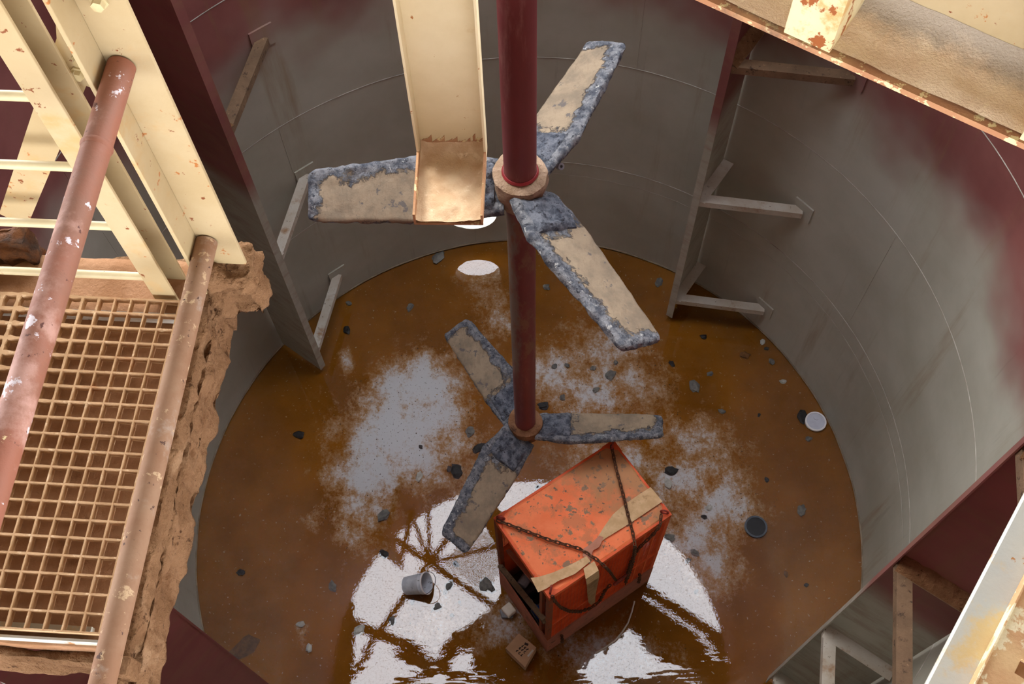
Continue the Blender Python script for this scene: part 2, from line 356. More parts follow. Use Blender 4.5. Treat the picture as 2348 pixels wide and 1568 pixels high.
# muddy floor under the water: silt islands where the photograph shows them
blobs = [(960, 890, 95, 80, 1.05), (900, 985, 110, 90, 1.1), (850, 1075, 85, 75, 1.0), (955, 1045, 90, 75, 0.95), (825, 1165, 75, 60, 0.72), (1005, 950, 70, 70, 1.0),
         (1130, 690, 55, 45, 0.55), (1105, 648, 60, 22, 0.55), (1150, 735, 50, 50, 0.6), (1255, 850, 80, 55, 0.8), (1390, 800, 100, 70, 0.7), (1350, 890, 120, 80, 0.75), (1460, 880, 80, 70, 0.65),
         (1600, 1030, 100, 80, 0.7), (1560, 1110, 90, 70, 0.75), (1660, 1160, 85, 70, 0.85), (1590, 1230, 80, 70, 0.8), (1630, 1300, 70, 60, 0.75), (1400, 1060, 140, 70, 0.7),
         (1220, 1390, 90, 60, 0.68), (1360, 1490, 130, 60, 0.72), (1150, 1440, 70, 45, 0.75), (1010, 1420, 90, 80, 0.55), (1090, 1100, 90, 70, 0.6), (1060, 1000, 70, 50, 0.6),
         (730, 1180, 40, 40, 0.5), (820, 1230, 50, 50, 0.6), (795, 835, 16, 26, 0.75), (1480, 1500, 80, 50, 0.6), (1120, 870, 60, 40, 0.6), (700, 1450, 22, 22, 0.55), (1350, 700, 60, 30, 0.35), (1500, 960, 80, 60, 0.5)]
WB = []
for u, v, ru, rv, s in blobs:
    c = at(u, v, 0); WB.append((c.x, c.y, (at(u + ru, v, 0) - c).length, (at(u, v + rv, 0) - c).length, s))
NG = 220
me = bpy.data.meshes.new('floor'); vs = []; fs = []; sv = []
idx = {}
for j in range(NG + 1):
    rr = (R + 0.005) * j / NG
    na = 260
    for k in range(na):
        a = 2 * PI * k / na; x, y = rr * math.cos(a), rr * math.sin(a)
        vs.append((x, y, 0.004 * noise.noise(Vector((x * 2, y * 2, 0)))))
        m = 0.0
        wx = x + 0.16 * noise.noise(Vector((x * 2.2, y * 2.2, 3))); wy = y + 0.16 * noise.noise(Vector((x * 2.2, y * 2.2, 9)))
        for bx, by, ax_, ay_, s in WB:
            d = ((wx - bx) / ax_) ** 2 + ((wy - by) / ay_) ** 2
            if d < 6: m = max(m, s * math.exp(-d * 0.62))
        sv.append(m)
for j in range(NG):
    for k in range(260):
        k2 = (k + 1) % 260
        fs.append((j * 260 + k, j * 260 + k2, (j + 1) * 260 + k2, (j + 1) * 260 + k))
me.from_pydata(vs, [], fs)
at_ = me.attributes.new('silt', 'FLOAT', 'POINT'); at_.data.foreach_set('value', sv)
t = NT('tank_floor_mud'); silt = t.attr('silt')
k = t.math('ADD', silt, t.math('MULTIPLY', t.math('SUBTRACT', t.noise(4.5, 9, 0.74, (1, 0.7, 1)), 0.5), 1.7))
k = t.math('ADD', k, t.math('MULTIPLY', t.math('SUBTRACT', t.noise(24, 6, 0.7, off=4), 0.5), 0.8))
deep = t.mix(t.ramp(t.noise(0.9, 5), 0.3, 0.7), srgb(148, 96, 28), srgb(124, 77, 18))
deep = t.mix(t.math('MULTIPLY', t.ramp(t.noise(3, 7, 0.65, off=3), 0.5, 0.75), 0.5), deep, srgb(142, 98, 46))
col = t.mix(t.ramp(k, 0.28, 0.62), deep, srgb(168, 132, 94))
col = t.mix(t.ramp(k, 0.52, 0.92), col, srgb(200, 200, 202))
col = t.mix(t.ramp(t.noise(24, 3, 0.55, off=8), 0.68, 0.72), col, srgb(176, 156, 126))
col = t.mix(t.math('MULTIPLY', t.ramp(t.noise(30, 4, 0.6, off=12), 0.63, 0.67), t.ramp(silt, 0.1, 0.4)), col, srgb(70, 54, 40))
M['floor'] = t.done(col, 0.9, spec=0.0)
me.materials.append(M['floor'])
floor = bpy.data.objects.new('floor', me); COL.objects.link(floor)
tag(floor, 'orange brown muddy tank floor with pale silt islands', kind='structure')

# thin sheet of water, set to mirror more than real water does
t = NT('standing_water'); t.n.remove(t.b)
out = [n for n in t.n if n.type == 'OUTPUT_MATERIAL'][0]
fr = t.n.new('ShaderNodeFresnel'); fr.inputs['IOR'].default_value = 1.66
gl = t.n.new('ShaderNodeBsdfGlossy'); gl.inputs['Roughness'].default_value = 0.0; gl.inputs['Color'].default_value = (1, 1, 1, 1)
tr = t.n.new('ShaderNodeBsdfTransparent'); mx = t.n.new('ShaderNodeMixShader')
px, py, pz = t.sep()
scum = t.ramp(t.noise(30, 5, 0.75, (1, 1.3, 1)), 0.53, 0.66)
fac = t.math('MULTIPLY', fr.outputs[0], t.math('SUBTRACT', 1.0, t.math('MULTIPLY', scum, 0.5)))
calm = t.ramp(py, -1.7, -2.2)
h = t.math('ADD', t.math('MULTIPLY', t.noise(1.6, 3, 0.55, (0.5, 1.6, 1)), t.math('ADD', 0.035, t.math('MULTIPLY', calm, 0.40))), t.math('MULTIPLY', t.noise(26, 2, 0.6), 0.010))
bn = t.n.new('ShaderNodeBump'); bn.inputs['Strength'].default_value = 1.0; bn.inputs['Distance'].default_value = 0.016
t.link(h, bn.inputs['Height']); t.link(bn.outputs[0], gl.inputs['Normal'])
t.link(fac, mx.inputs[0]); t.link(tr.outputs[0], mx.inputs[1]); t.link(gl.outputs[0], mx.inputs[2]); t.link(mx.outputs[0], out.inputs[0])
mb = MB(); n = 128; mb.add([(0, 0, WATER)] + [((R - 0.003) * math.cos(2 * PI * k / n), (R - 0.003) * math.sin(2 * PI * k / n), WATER) for k in range(n)], [[0, 1 + k, 1 + (k + 1) % n] for k in range(n)])
w = mb.build('water', t.m); tag(w, 'shallow brown water sheet mirroring the sky on the tank floor', 'water', kind='stuff')

# ground around the tank, seen only through the manhole
mb = MB(); n = 96
mb.add([(60 * math.cos(2 * PI * k / n), 60 * math.sin(2 * PI * k / n), -0.05) for k in range(n)], [list(range(n))])
g = mb.build('ground', M['concrete']); tag(g, 'pale concrete ground outside the tank', kind='structure')

mb = MB(); mb.prism([(-22, -16, 15.6), (16, -16, 15.6), (16, 0.5, 15.6), (-22, 0.5, 15.6)], (0, 0, 0.25))  # slab added out of view to keep sky light off the near side
tag(mb.build('shade_slab', M['concrete']), 'added overhead slab, out of view, shading the near side', kind='structure')
# ------------------------------------------------------------------ baffles
def pol(r, a, z): return Vector((r * math.cos(math.radians(a)), r * math.sin(math.radians(a)), z))
def baffle(ang, label, pads=True):
    root = thing('baffle', pol(4.1, ang, 0.12), label, 'baffle', 'vertical baffles on the tank wall')
    e = pol(1, ang, 0); tn = Vector((-e.y, e.x, 0)); rin = 3.72
    z0, z1 = 0.12, 10.5
    pl = MB(); pl.prism([e * rin - tn * 0.006 + Vector((0, 0, z0)), e * 4.47 - tn * 0.006 + Vector((0, 0, z0)), e * 4.47 - tn * 0.006 + Vector((0, 0, z1)), e * rin - tn * 0.006 + Vector((0, 0, z1))], tn * 0.012)
    pl.build('plate', M['baffle'], root)
    lip = MB(); lip.box(e * (rin - 0.006) - tn * 0.04 + Vector((0, 0, (z0 + z1) / 2)), e * 0.006, tn * 0.05, Vector((0, 0, (z1 - z0) / 2)))
    lip.build('lip', M['baffle'], root)
    for z, mt in ((0.6, 'brace'), (3.03, 'brace'), (5.42, 'brace_mud'), (7.85, 'brace_mud'), (10.2, 'brace_mud')):
        a = e * (rin + 0.05) - tn * 0.03 + Vector((0, 0, z)); b = pol(4.49, ang - 15.5, z)
        d = (b - a).normalized(); s = Vector((0, 0, 1)).cross(d)
        mb = MB()                                        # angle iron: flat leg on top, other leg hanging down on the far side
        mb.prism([a - s * 0.062, a + s * 0.062, b + s * 0.062, b - s * 0.062], (0, 0, 0.008))
        mb.prism([a - s * 0.062, a - s * 0.054, b - s * 0.054, b - s * 0.062], (0, 0, -0.09))
        mb.build('brace', M[mt], root)
        rb = MB(); p, q = e * (rin + 0.02) + Vector((0, 0, z)), e * 4.48 + Vector((0, 0, z))
        rb.prism([p - tn * 0.006, p - tn * 0.15, q - tn * 0.15, q - tn * 0.006], (0, 0, 0.004))
        rb.build('rib', M[mt], root)
        if z > 5:
            hm = MB()                                    # mud heaped on the rib
            N_ = 14
            for k in range(N_):
                f0, f1 = k / N_, (k + 1) / N_
                h0 = 0.008 + 0.09 * (0.5 + 0.5 * noise.noise(Vector((k * 0.7, z, ang)))) * math.sin(PI * min(1, f0 + 0.08)) ** 0.5
                h1 = 0.008 + 0.09 * (0.5 + 0.5 * noise.noise(Vector(((k + 1) * 0.7, z, ang)))) * math.sin(PI * min(1, f1 + 0.08 if f1 < .92 else .999)) ** 0.5
                P0 = p.lerp(q, f0); P1 = p.lerp(q, f1)
                hm.add([P0 - tn * 0.007 + Vector((0, 0, h0 + 0.03)), P0 - tn * 0.146 + Vector((0, 0, 0.009)), P1 - tn * 0.146 + Vector((0, 0, 0.009)), P1 - tn * 0.007 + Vector((0, 0, h1 + 0.03))], [[0, 1, 2, 3]])
            hm.build('mud_heap', M['mud'], root, normals=False)
        pd = MB(); c = pol(4.49, ang - 15.5, z); e2 = pol(1, ang - 15.5, 0); t2 = Vector((-e2.y, e2.x, 0))
        pd.box(c, e2 * 0.013, t2 * 0.14, Vector((0, 0, 0.14)))
        pd.build('pad_plate', M['tank'], root)
    return root
baffle(141.6, 'tall grey and maroon baffle behind the ladder post')
baffle(53.4, 'tall baffle edge with three pairs of braces right of the agitator')
baffle(232.6, 'plain maroon baffle corner below the muddy platform')
baffle(322.4, 'maroon baffle with muddy ribs beside the slotted plank')

# ------------------------------------------------------------------ agitator
agit = thing('agitator', (0, 0, 2.9), 'maroon agitator shaft with two caked three blade impellers', 'agitator')
sh = MB(); sh.lathe([(0.118, 7.5), (0.118, 12.4)], n=40); sh.lathe([(0.113, 2.95), (0.113, 7.5)], n=40); sh.build('shaft', M['shaft'], agit)
def lumpy(o, amp, sc, seed=0):
    for v in o.data.vertices:
        n_ = fbm(v.co + Vector((seed, seed * 2.0, 0)), sc, 4)
        v.co += v.normal * n_ * amp
def hub(z0, z1, r, mt, ring):
    o = MB().lathe([(0.10, z1), (r * 0.62, z1), (r * 0.80, z1), (r * 0.92, z1 - 0.002), (r * 1.0, z1 - 0.012), (r * 1.01, z1 - 0.05), (r * 0.98, z1 - 0.10), (r * 0.97, z1 - 0.15), (r * 0.93, (z0 + z1) / 2), (r * 0.9, z0 + 0.08), (r * 0.86, z0 + 0.03), (r * 0.7, z0), (0.1, z0)], n=48).build('hub', mt, agit)
    lumpy(o, 0.016, 9, z0)
    if ring:
        tag(o, 'thick collar of beige mud over the upper hub')
        MB().lathe([(0.119, z1 + 0.0), (0.135, z1 + 0.012), (0.125, z1 + 0.03), (0.119, z1 + 0.03)], n=40, cap=False).build('paint_ring', M['red_ring'], o)
hub(7.33, 7.665, 0.20, M['hub'], True)
hub(2.90, 3.215, 0.185, M['hub_low'], False)
def blade(th, zc, phi, r1, w0, w1, o0, o1, seed, lab):
    e = Vector((math.cos(th), math.sin(th), 0)); tt = Vector((-math.sin(th), math.cos(th), 0)) * math.cos(phi) + Vector((0, 0, math.sin(phi)))
    nn = e.cross(tt).normalized()
    if nn.z < 0: nn = -nn
    NR, NW = 64, 30; r0 = 0.12; T = 0.030
    def width(r):
        k = (r - 0.5) / (r1 - 0.5); w = w0 + (w1 - w0) * k
        if r < 0.5: w = w0 + (0.40 - w0) * (0.5 - r) / 0.38
        c = o0 + (o1 - o0) * k if r > 0.5 else o0
        d = r1 - r                                    # rounded corner at the tip
        if d < 0.07: w -= 0.10 * (1 - math.sqrt(max(0, 1 - (1 - d / 0.07) ** 2)))
        return w, c
    vs, cr = [], []
    for side in (1, -1):
        for i in range(NR + 1):
            s = i / NR; s = 1 - (1 - s) ** 1.25; r = r0 + (r1 - r0) * s; w, c = width(r)
            for j in range(NW + 1):
                q = -1 + 2 * j / NW; q = math.copysign(1 - (1 - abs(q)) ** 1.3, q)
                x = q * w / 2
                dm = (1 + q) * w / 2; dp = (1 - q) * w / 2; dt = r1 - r
                edge = min(dm, dp, dt)
                th_ = T * math.sqrt(max(0.0, 1 - (1 - min(1, edge / 0.035)) ** 2)) if edge < 0.035 else T
                k = max(1 - dm / 0.20, 1 - dt / 0.15, 1 - (r - 0.25) / 0.50, 0.42 - dp / 0.09, 0.0)
                if side < 0: k = 0.8
                P = Vector((0, 0, zc)) + e * r + tt * (c + x)
                amp = 0.004 + 0.016 * min(1, max(0, k * 1.3 - 0.2))
                g = fbm(P + Vector((seed, 0, 0)), 9, 5)
                P += nn * side * (th_ + amp * (g + 0.35 * (k > 0.35)))
                if edge < 0.002: P += tt * q * 0.012 * fbm(P, 14, 3) + e * 0.012 * fbm(P + Vector((5, 5, 5)), 14, 3)
                vs.append(P); cr.append(k)
    W = NW + 1; S = (NR + 1) * W; fs = []
    for i in range(NR):
        for j in range(NW):
            a = i * W + j
            fs.append([a, a + 1, a + W + 1, a + W]); fs.append([S + a, S + a + W, S + a + W + 1, S + a + 1])
    rim = [i * W for i in range(NR + 1)] + [NR * W + j for j in range(1, NW + 1)] + [i * W + NW for i in range(NR - 1, -1, -1)] + [j for j in range(NW - 1, 0, -1)]
    for i in range(len(rim)):
        a, b = rim[i], rim[(i + 1) % len(rim)]; fs.append([a, b, S + b, S + a])
    mb = MB(); mb.add(vs, fs, True); o = mb.build('blade', M['blade'], agit)
    at2 = o.data.attributes.new('crust', 'FLOAT', 'POINT'); at2.data.foreach_set('value', cr)
    tag(o, lab)
    # crusted clamp block on the blade root
    vs = []; N1, N2 = 22, 22
    for side in (1, -1):
        for i in range(N1 + 1):
            for j in range(N2 + 1):
                a, b = -1 + 2 * i / N1, -1 + 2 * j / N2
                sq = max(0.0, 1 - abs(a) ** 5) ** 0.5 * max(0.0, 1 - abs(b) ** 5) ** 0.5
                P = Vector((0, 0, zc)) + e * (0.345 + 0.165 * a) + tt * (o0 + b * 0.185)
                P += nn * side * (0.018 + 0.052 * sq) + nn * 0.022 * fbm(P + Vector((seed, 3, 0)), 11, 5) * (sq + 0.2)
                P += (e * noise.noise(P * 12) + tt * noise.noise(P * 12 + Vector((9, 9, 9)))) * 0.012
                vs.append(P)
    W = N2 + 1; S = (N1 + 1) * W; fs = []
    for i in range(N1):
        for j in range(N2):
            a = i * W + j; fs.append([a, a + 1, a + W + 1, a + W]); fs.append([S + a, S + a + W, S + a + W + 1, S + a + 1])
    rim = [i * W for i in range(N1 + 1)] + [N1 * W + j for j in range(1, N2 + 1)] + [i * W + N2 for i in range(N1 - 1, -1, -1)] + [j for j in range(N2 - 1, 0, -1)]
    for i in range(len(rim)): a, b = rim[i], rim[(i + 1) % len(rim)]; fs.append([a, b, S + b, S + a])
    MB().add(vs, fs, True).build('root_clamp', M['crust'], o)
for k, (d, lb) in enumerate(((0, 'upper blade pointing back right, blue grey crust on its edge'), (-0.019, 'upper blade pointing left behind the cream post'), (-0.031, 'upper blade pointing towards the right front'))):
    blade(1.022 + k * 2 * PI / 3 + d, 7.522, -0.472, 1.555, 0.534, 0.377, 0.021, 0.085, k * 7.3, lb)
for k, (d, lb) in enumerate(((0, 'lower blade pointing right above the orange basket'), (0.027, 'lower blade pointing back left'), (-0.008, 'lower blade pointing front left, blotched black'))):
    blade(-0.1 + k * 2 * PI / 3 + d, 3.076, -0.448, 1.52, 0.499, 0.361, 0.005, 0.119, 31 + k * 5.1, lb)

q_ = at(1284, 381, 7.36)
MB().lathe([(0.012, -0.02), (0.028, -0.02), (0.028, 0.02), (0.012, 0.02), (0.012, -0.02)], q_, (0.5, -0.6, 0.6), 12, cap=False).build('hanging_ring', M['clear'], agit)

# ------------------------------------------------------------------ orange man basket on the floor
BX, BY, BA, BL, BW, BH = 0.583, -0.949, 0.557, 1.63, 1.069, 2.73
bu = Vector((math.cos(BA), math.sin(BA), 0)); bv = Vector((-math.sin(BA), math.cos(BA), 0))
def B(x, y, z): return Vector((BX, BY, 0)) + bu * x + bv * y + Vector((0, 0, z))   # x along the long side, y to the back
bk = thing('crane_basket', (BX, BY, 0.02), 'orange roofed crane basket standing in the water', 'basket')
hx, hy = BL / 2, BW / 2
def bbox(name, x0, x1, y0, y1, z0, z1, mat, parent=bk, bevel=0.0):
    mb = MB(); mb.prism([B(x0, y0, z0), B(x1, y0, z0), B(x1, y1, z0), B(x0, y1, z0)], (0, 0, z1 - z0)); return mb.build(name, mat, parent, bevel)
roof = MB()
NX, NY = 40, 26
top = [[B(-hx + BL * i / NX, -hy + BW * j / NY, BH + 0.012 * noise.noise(Vector((i * 0.22, j * 0.22, 1))) - (0.02 if i in (0, NX) or j in (0, NY) else 0)) for j in range(NY + 1)] for i in range(NX + 1)]
vs = [p for rw in top for p in rw]; W = NY + 1
fs = [[i * W + j, (i + 1) * W + j, (i + 1) * W + j + 1, i * W + j + 1] for i in range(NX) for j in range(NY)]
roof.add(vs, fs, False)
roof.prism([B(-hx, -hy, BH - 0.06), B(hx, -hy, BH - 0.06), B(hx, hy, BH - 0.06), B(-hx, hy, BH - 0.06)], (0, 0, 0.035))
rf = roof.build('roof', M['roof'], bk)
for (x0, x1, y0, y1) in ((-hx, hx, -hy, -hy + 0.03), (-hx, hx, hy - 0.03, hy), (-hx, -hx + 0.03, -hy, hy), (hx - 0.03, hx, -hy, hy)):
    bbox('roof_edge', x0, x1, y0, y1, BH - 0.10, BH - 0.005, M['orange'], bk, 0.004)
for sx_ in (-1, 1):
    for sy_ in (-1, 1):
        x, y = sx_ * (hx - 0.03), sy_ * (hy - 0.03)
        bbox('corner_post', x - 0.03, x + 0.03, y - 0.03, y + 0.03, 0.03, BH - 0.06, M['post'] if sx_ < 0 else M['orange'], bk, 0.004)
        mb = MB(); c0 = B(sx_ * hx, sy_ * hy, BH + 0.002)     # corner gusset with lifting eye
        mb.prism([c0, B(sx_ * (hx - 0.16), sy_ * hy, BH + 0.002), B(sx_ * hx, sy_ * (hy - 0.16), BH + 0.002)], (0, 0, 0.014))
        mb.build('corner_gusset', M['orange'], bk)
        ctr = B(sx_ * (hx - 0.06), sy_ * (hy - 0.06), BH + 0.055); d1 = (bu * sx_ + bv * sy_).normalized()
        eye = MB(); eye.tube([ctr + (d1 * math.cos(a) + Vector((0, 0, 1)) * math.sin(a)) * 0.042 for a in [2 * PI * k / 14 for k in range(14)]], 0.011, 8, closed=True)
        eye.build('lifting_eye', M['shackle'], bk)
bbox('basket_floor', -hx, hx, -hy, hy, 0.035, 0.06, M['inner_dark'])
bbox('toe_board', -hx, hx, -hy - 0.004, -hy + 0.012, 0.03, 0.70, M['toe'])
bbox('toe_board', -hx, hx, hy - 0.012, hy + 0.004, 0.03, 0.70, M['toe'])
bbox('toe_board', -hx - 0.004, -hx + 0.012, -hy, hy, 0.03, 0.70, M['toe'])
bbox('toe_board', hx - 0.012, hx + 0.004, -hy, hy, 0.03, 0.70, M['toe'])
# side sheeting and mesh
bbox('side_sheet', -hx + 0.06, hx - 0.34, -hy + 0.018, -hy + 0.024, 0.42, BH - 0.1, M['orange'])
bbox('side_sheet', -hx + 0.06, hx - 0.06, hy - 0.024, hy - 0.018, 0.42, 1.6, M['orange'])
bbox('mid_rail', -hx + 0.06, hx - 0.06, -hy - 0.006, -hy + 0.03, 1.38, 1.43, M['orange'], bk, 0.004)
bbox('mid_rail', -hx + 0.06, hx - 0.06, hy - 0.03, hy + 0.006, 1.38, 1.43, M['orange'], bk, 0.004)
bbox('mid_rail', hx - 0.03, hx + 0.006, -hy + 0.06, hy - 0.06, 1.38, 1.43, M['orange'], bk, 0.004)
bbox('mesh_stile', hx - 0.36, hx - 0.33, -hy, -hy + 0.03, 0.42, BH - 0.1, M['orange'], bk, 0.003)
bbox('mesh_stile', hx - 0.20, hx - 0.17, -hy, -hy + 0.03, 0.42, BH - 0.1, M['orange'], bk, 0.003)
def mesh_panel(P0, ex, lx, lz, z0, pitch=0.05):
    mb = MB(); n1 = int(lx / pitch); n2 = int(lz / pitch); nrm = ex.cross(Vector((0, 0, 1)))
    for i in range(n1 + 1): mb.bar(P0 + ex * pitch * i + Vector((0, 0, z0)), P0 + ex * pitch * i + Vector((0, 0, z0 + lz)), 0.007, 0.007, nrm)
    for j in range(n2 + 1): mb.bar(P0 + Vector((0, 0, z0 + j * pitch)), P0 + ex * lx + Vector((0, 0, z0 + j * pitch)), 0.007, 0.007)
    o = mb.build('wire_mesh', M['orange_mesh'], bk); o['kind'] = 'stuff'; return o
mesh_panel(B(-hx + 0.06, -hy + 0.008, 0), bu, BL - 0.12, BH - 0.54, 0.43)
mesh_panel(B(-hx + 0.06, hy - 0.008, 0), bu, BL - 0.12, BH - 0.54, 0.43)
mesh_panel(B(hx - 0.008, -hy + 0.06, 0), bv, BW - 0.12, BH - 0.54, 0.43)
# doorway on the short left side: loose gate bar and a leaning frame
MB().bar(B(-hx - 0.01, -hy + 0.05, 1.58), B(-hx - 0.01, hy - 0.06, 1.05), 0.06, 0.07).build('gate_bar', M['brace_mud'], bk)
MB().bar(B(-hx + 0.10, -hy + 0.08, 2.1), B(-hx + 0.10, hy - 0.10, 1.6), 0.05, 0.05).build('inner_rail', M['post'], bk)
MB().bar(B(-hx + 0.03, -hy + 0.16, 0.42), B(-hx + 0.03, -hy + 0.16, BH - 0.1), 0.05, 0.05, bu).build('door_stile', M['post'], bk)

# lifting chains, every link its own part
def link_mesh():
    mb = MB(); pts = []
    a, b = 0.030, 0.016
    for k in range(16):
        th = 2 * PI * k / 16; pts.append(Vector((a * math.cos(th) + 0.010 * math.copysign(1, math.cos(th)), b * math.sin(th), 0)))
    mb.tube(pts, 0.0068, 6, closed=True); me = bpy.data.meshes.new('chain_link'); me.from_pydata([tuple(v) for v in mb.v], [], mb.f)
    for p in me.polygons: p.use_smooth = True
    me.materials.append(M['chain']); return me
LINK = link_mesh()
def resample(pts, step):
    pts = [Vector(p) for p in pts]; out = [pts[0].copy()]; acc = 0.0
    for a, b in zip(pts, pts[1:]):
        d = (b - a).length; pos = step - acc
        while pos <= d: out.append(a + (b - a) * (pos / d)); pos += step
        acc = (acc + d) % step
    return out
def chain(pts, label, up=Vector((0, 0, 1))):
    ps = resample(pts, 0.056); root = thing('lifting_chain', ps[0], label, 'chain', 'rusty lifting chains of the orange basket')
    for i, (a, b) in enumerate(zip(ps, ps[1:])):
        d = (b - a).normalized(); s = d.cross(up)
        if s.length < 0.1: s = d.cross(bu)
        s.normalize(); q = s.cross(d)
        ang = (PI / 4 if i % 2 else -PI / 4); s, q = s * math.cos(ang) + q * math.sin(ang), q * math.cos(ang) - s * math.sin(ang)
        o = bpy.data.objects.new('chain_link', LINK); COL.objects.link(o); o.parent = root
        o.matrix_local = Matrix.Translation((a + b) / 2 - ps[0]) @ Matrix((d, s, q)).transposed().to_4x4()
    return root
Z1 = BH + 0.045; FY = -hy - 0.035
def roofpt(u, v): return at(u, v, Z1)
def frontpt(u, v):                                   # point on the plane of the long front side
    d = ray(u, v); n_ = bv; p0 = B(0, FY, 0); tt_ = (p0 - CAM).dot(n_) / d.dot(n_); return CAM + d * tt_
def roof_front(u, v): return at(u, v, Z1)
edge1 = roofpt(1388, 1300)
chain([roofpt(1140, 1193), roofpt(1200, 1215), roofpt(1260, 1238), roofpt(1330, 1258), roofpt(1372, 1285), edge1, frontpt(1398, 1310), frontpt(1412, 1330)], 'rusty chain running across the roof from the left corner')
chain([roofpt(1402, 1022), roofpt(1413, 1075), roofpt(1428, 1130), roofpt(1440, 1180), roofpt(1452, 1225), roofpt(1456, 1252), frontpt(1452, 1285), frontpt(1443, 1315), frontpt(1436, 1332)], 'rusty chain hanging from the top corner over the roof edge')
chain([roofpt(1266, 1366), frontpt(1272, 1378), frontpt(1285, 1392), frontpt(1305, 1401), frontpt(1330, 1402), frontpt(1355, 1394), frontpt(1375, 1378), frontpt(1386, 1355), frontpt(1402, 1338)], 'rusty chain sagging in a loop below the near corner')
chain([roofpt(1516, 1180), frontpt(1514, 1205), frontpt(1495, 1228), frontpt(1475, 1246), frontpt(1460, 1262), frontpt(1446, 1290), frontpt(1438, 1318), frontpt(1434, 1340)], 'rusty chain hanging from the right corner down the side')
for (u, v, lb, ln) in ((1288, 1478, 'short rusty chain end at the left foot of the basket', 0.34), (1467, 1338, 'short rusty chain end at the right foot of the basket', 0.34)):
    p = frontpt(u, v - 22); p = p + bv * 0.0; chain([p, p - Vector((0, 0, ln * 0.5)) - bv * 0.02, p - Vector((0, 0, ln)) - bv * 0.02], lb)
sk = frontpt(1418, 1333)
mb = MB(); mb.tube([sk + (bu * math.cos(a) + Vector((0, 0, 1)) * math.sin(a)) * 0.06 for a in [2 * PI * k / 16 for k in range(16)]], 0.016, 8, closed=True)
mb.tube([sk - bu * 0.06, sk + bu * 0.14 + Vector((0, 0, 0.08))], 0.018, 8)
tag(mb.build('shackle', M['shackle']), 'red shackle joining the chains on the basket side', 'shackle')

# webbing slings
def ribbon(pts, widths, side, name, mat, parent, th=0.006):
    mb = MB(); vs = []; n_ = len(pts)
    for p, w_, s in zip(pts, widths, side):
        s = Vector(s).normalized(); d = Vector((0, 0, th))
        vs += [p - s * w_ / 2, p + s * w_ / 2, p + s * w_ / 2 + d, p - s * w_ / 2 + d]
    fs = [[0, 1, 2, 3], [4 * n_ - 4, 4 * n_ - 1, 4 * n_ - 2, 4 * n_ - 3]]
    for i in range(n_ - 1):
        a, b = 4 * i, 4 * i + 4
        for k in range(4): fs.append([a + k, a + (k + 1) % 4, b + (k + 1) % 4, b + k])
    mb.add(vs, fs, True); return mb.build(name, mat, parent)
ZS = BH + 0.018
def sp(u, v, dz=0.0): return at(u, v, ZS + dz)
sl = thing('webbing_sling', sp(1500, 1143), 'dirty beige webbing sling lying twisted across the basket roof', 'sling')
def rib_edges(pairs, name, mat, parent, dz=None):    # ribbon from pairs of edge points
    pts, ws, sd = [], [], []
    for i, (a, b) in enumerate(pairs):
        z = dz[i] if dz else 0.0
        a, b = sp(*a, z), sp(*b, z); pts.append((a + b) / 2); ws.append((a - b).length); sd.append(b - a)
    return ribbon(pts, ws, sd, name, mat, parent)
rib_edges([((1492, 1117), (1519, 1150)), ((1468, 1132), (1498, 1164)), ((1430, 1158), (1452, 1195)), ((1405, 1180), (1420, 1215)), ((1385, 1208), (1392, 1232)), ((1370, 1232), (1376, 1243))], 'webbing', M['strap'], sl)
rib_edges([((1374, 1228), (1384, 1232)), ((1354, 1248), (1374, 1254)), ((1338, 1258), (1360, 1262)), ((1336, 1275), (1352, 1285))], 'webbing_underside', M['strap_pink'], sl, [0.012, 0.02, 0.02, 0.01])
sl2 = thing('webbing_sling', sp(1260, 1340), 'folded beige webbing sling end tucked over the near roof edge', 'sling')
rib_edges([((1217, 1325), (1234, 1358)), ((1238, 1322), (1252, 1350)), ((1270, 1312), (1280, 1332)), ((1310, 1294), (1318, 1316)), ((1345, 1275), (1354, 1287))], 'webbing', M['strap'], sl2, [0.004, 0.02, 0.025, 0.03, 0.03])
pts = [sp(1350, 1295, 0.02), sp(1358, 1318, 0.025), frontpt(1360, 1332), frontpt(1358, 1352), frontpt(1357, 1375), frontpt(1360, 1384)]
ribbon(pts, [0.14, 0.17, 0.17, 0.14, 0.10, 0.06], [bu] * 6, 'webbing_tail', M['strap'], sl2)

# ------------------------------------------------------------------ things in the basket
def bottle(p, d, ln, r, mat, label):
    o = thing('plastic_bottle', p, label, 'bottle', 'bottles in the orange basket')
    d = Vector(d).normalized()
    MB().lathe([(r * 0.9, 0), (r, ln * 0.05), (r, ln * 0.65), (r * 0.45, ln * 0.85), (r * 0.4, ln)], p, d, 16).build('bottle_body', mat, o)
    MB().lathe([(r * 0.48, ln * 0.97), (r * 0.48, ln * 1.07)], p, d, 12).build('cap', M['lid_rim'], o)
bottle(B(-hx + 0.14, 0.24, 0.545), bu + bv * 0.4, 0.34, 0.07, M['clear'], 'dull clear bottle lying on the crate in the basket')
bottle(B(-hx + 0.12, -0.30, 0.56), bv, 0.30, 0.06, M['blue'], 'blue bottle lying on the bag in the basket doorway')
o = MB(); c = B(-hx + 0.14, -0.22, 0.0)
o.prism([B(-hx + 0.05, -0.35, 0.06), B(-hx + 0.30, -0.35, 0.06), B(-hx + 0.30, -0.05, 0.06), B(-hx + 0.05, -0.05, 0.06)], (0, 0, 0.42))
tag(o.build('tool_bag', M['bag'], bevel=0.05, segs=2), 'grey bag on the basket floor near the doorway', 'bag')
o = MB(); o.prism([B(-hx + 0.05, 0.10, 0.06), B(-hx + 0.35, 0.10, 0.06), B(-hx + 0.35, 0.42, 0.06), B(-hx + 0.05, 0.42, 0.06)], (0, 0, 0.40))
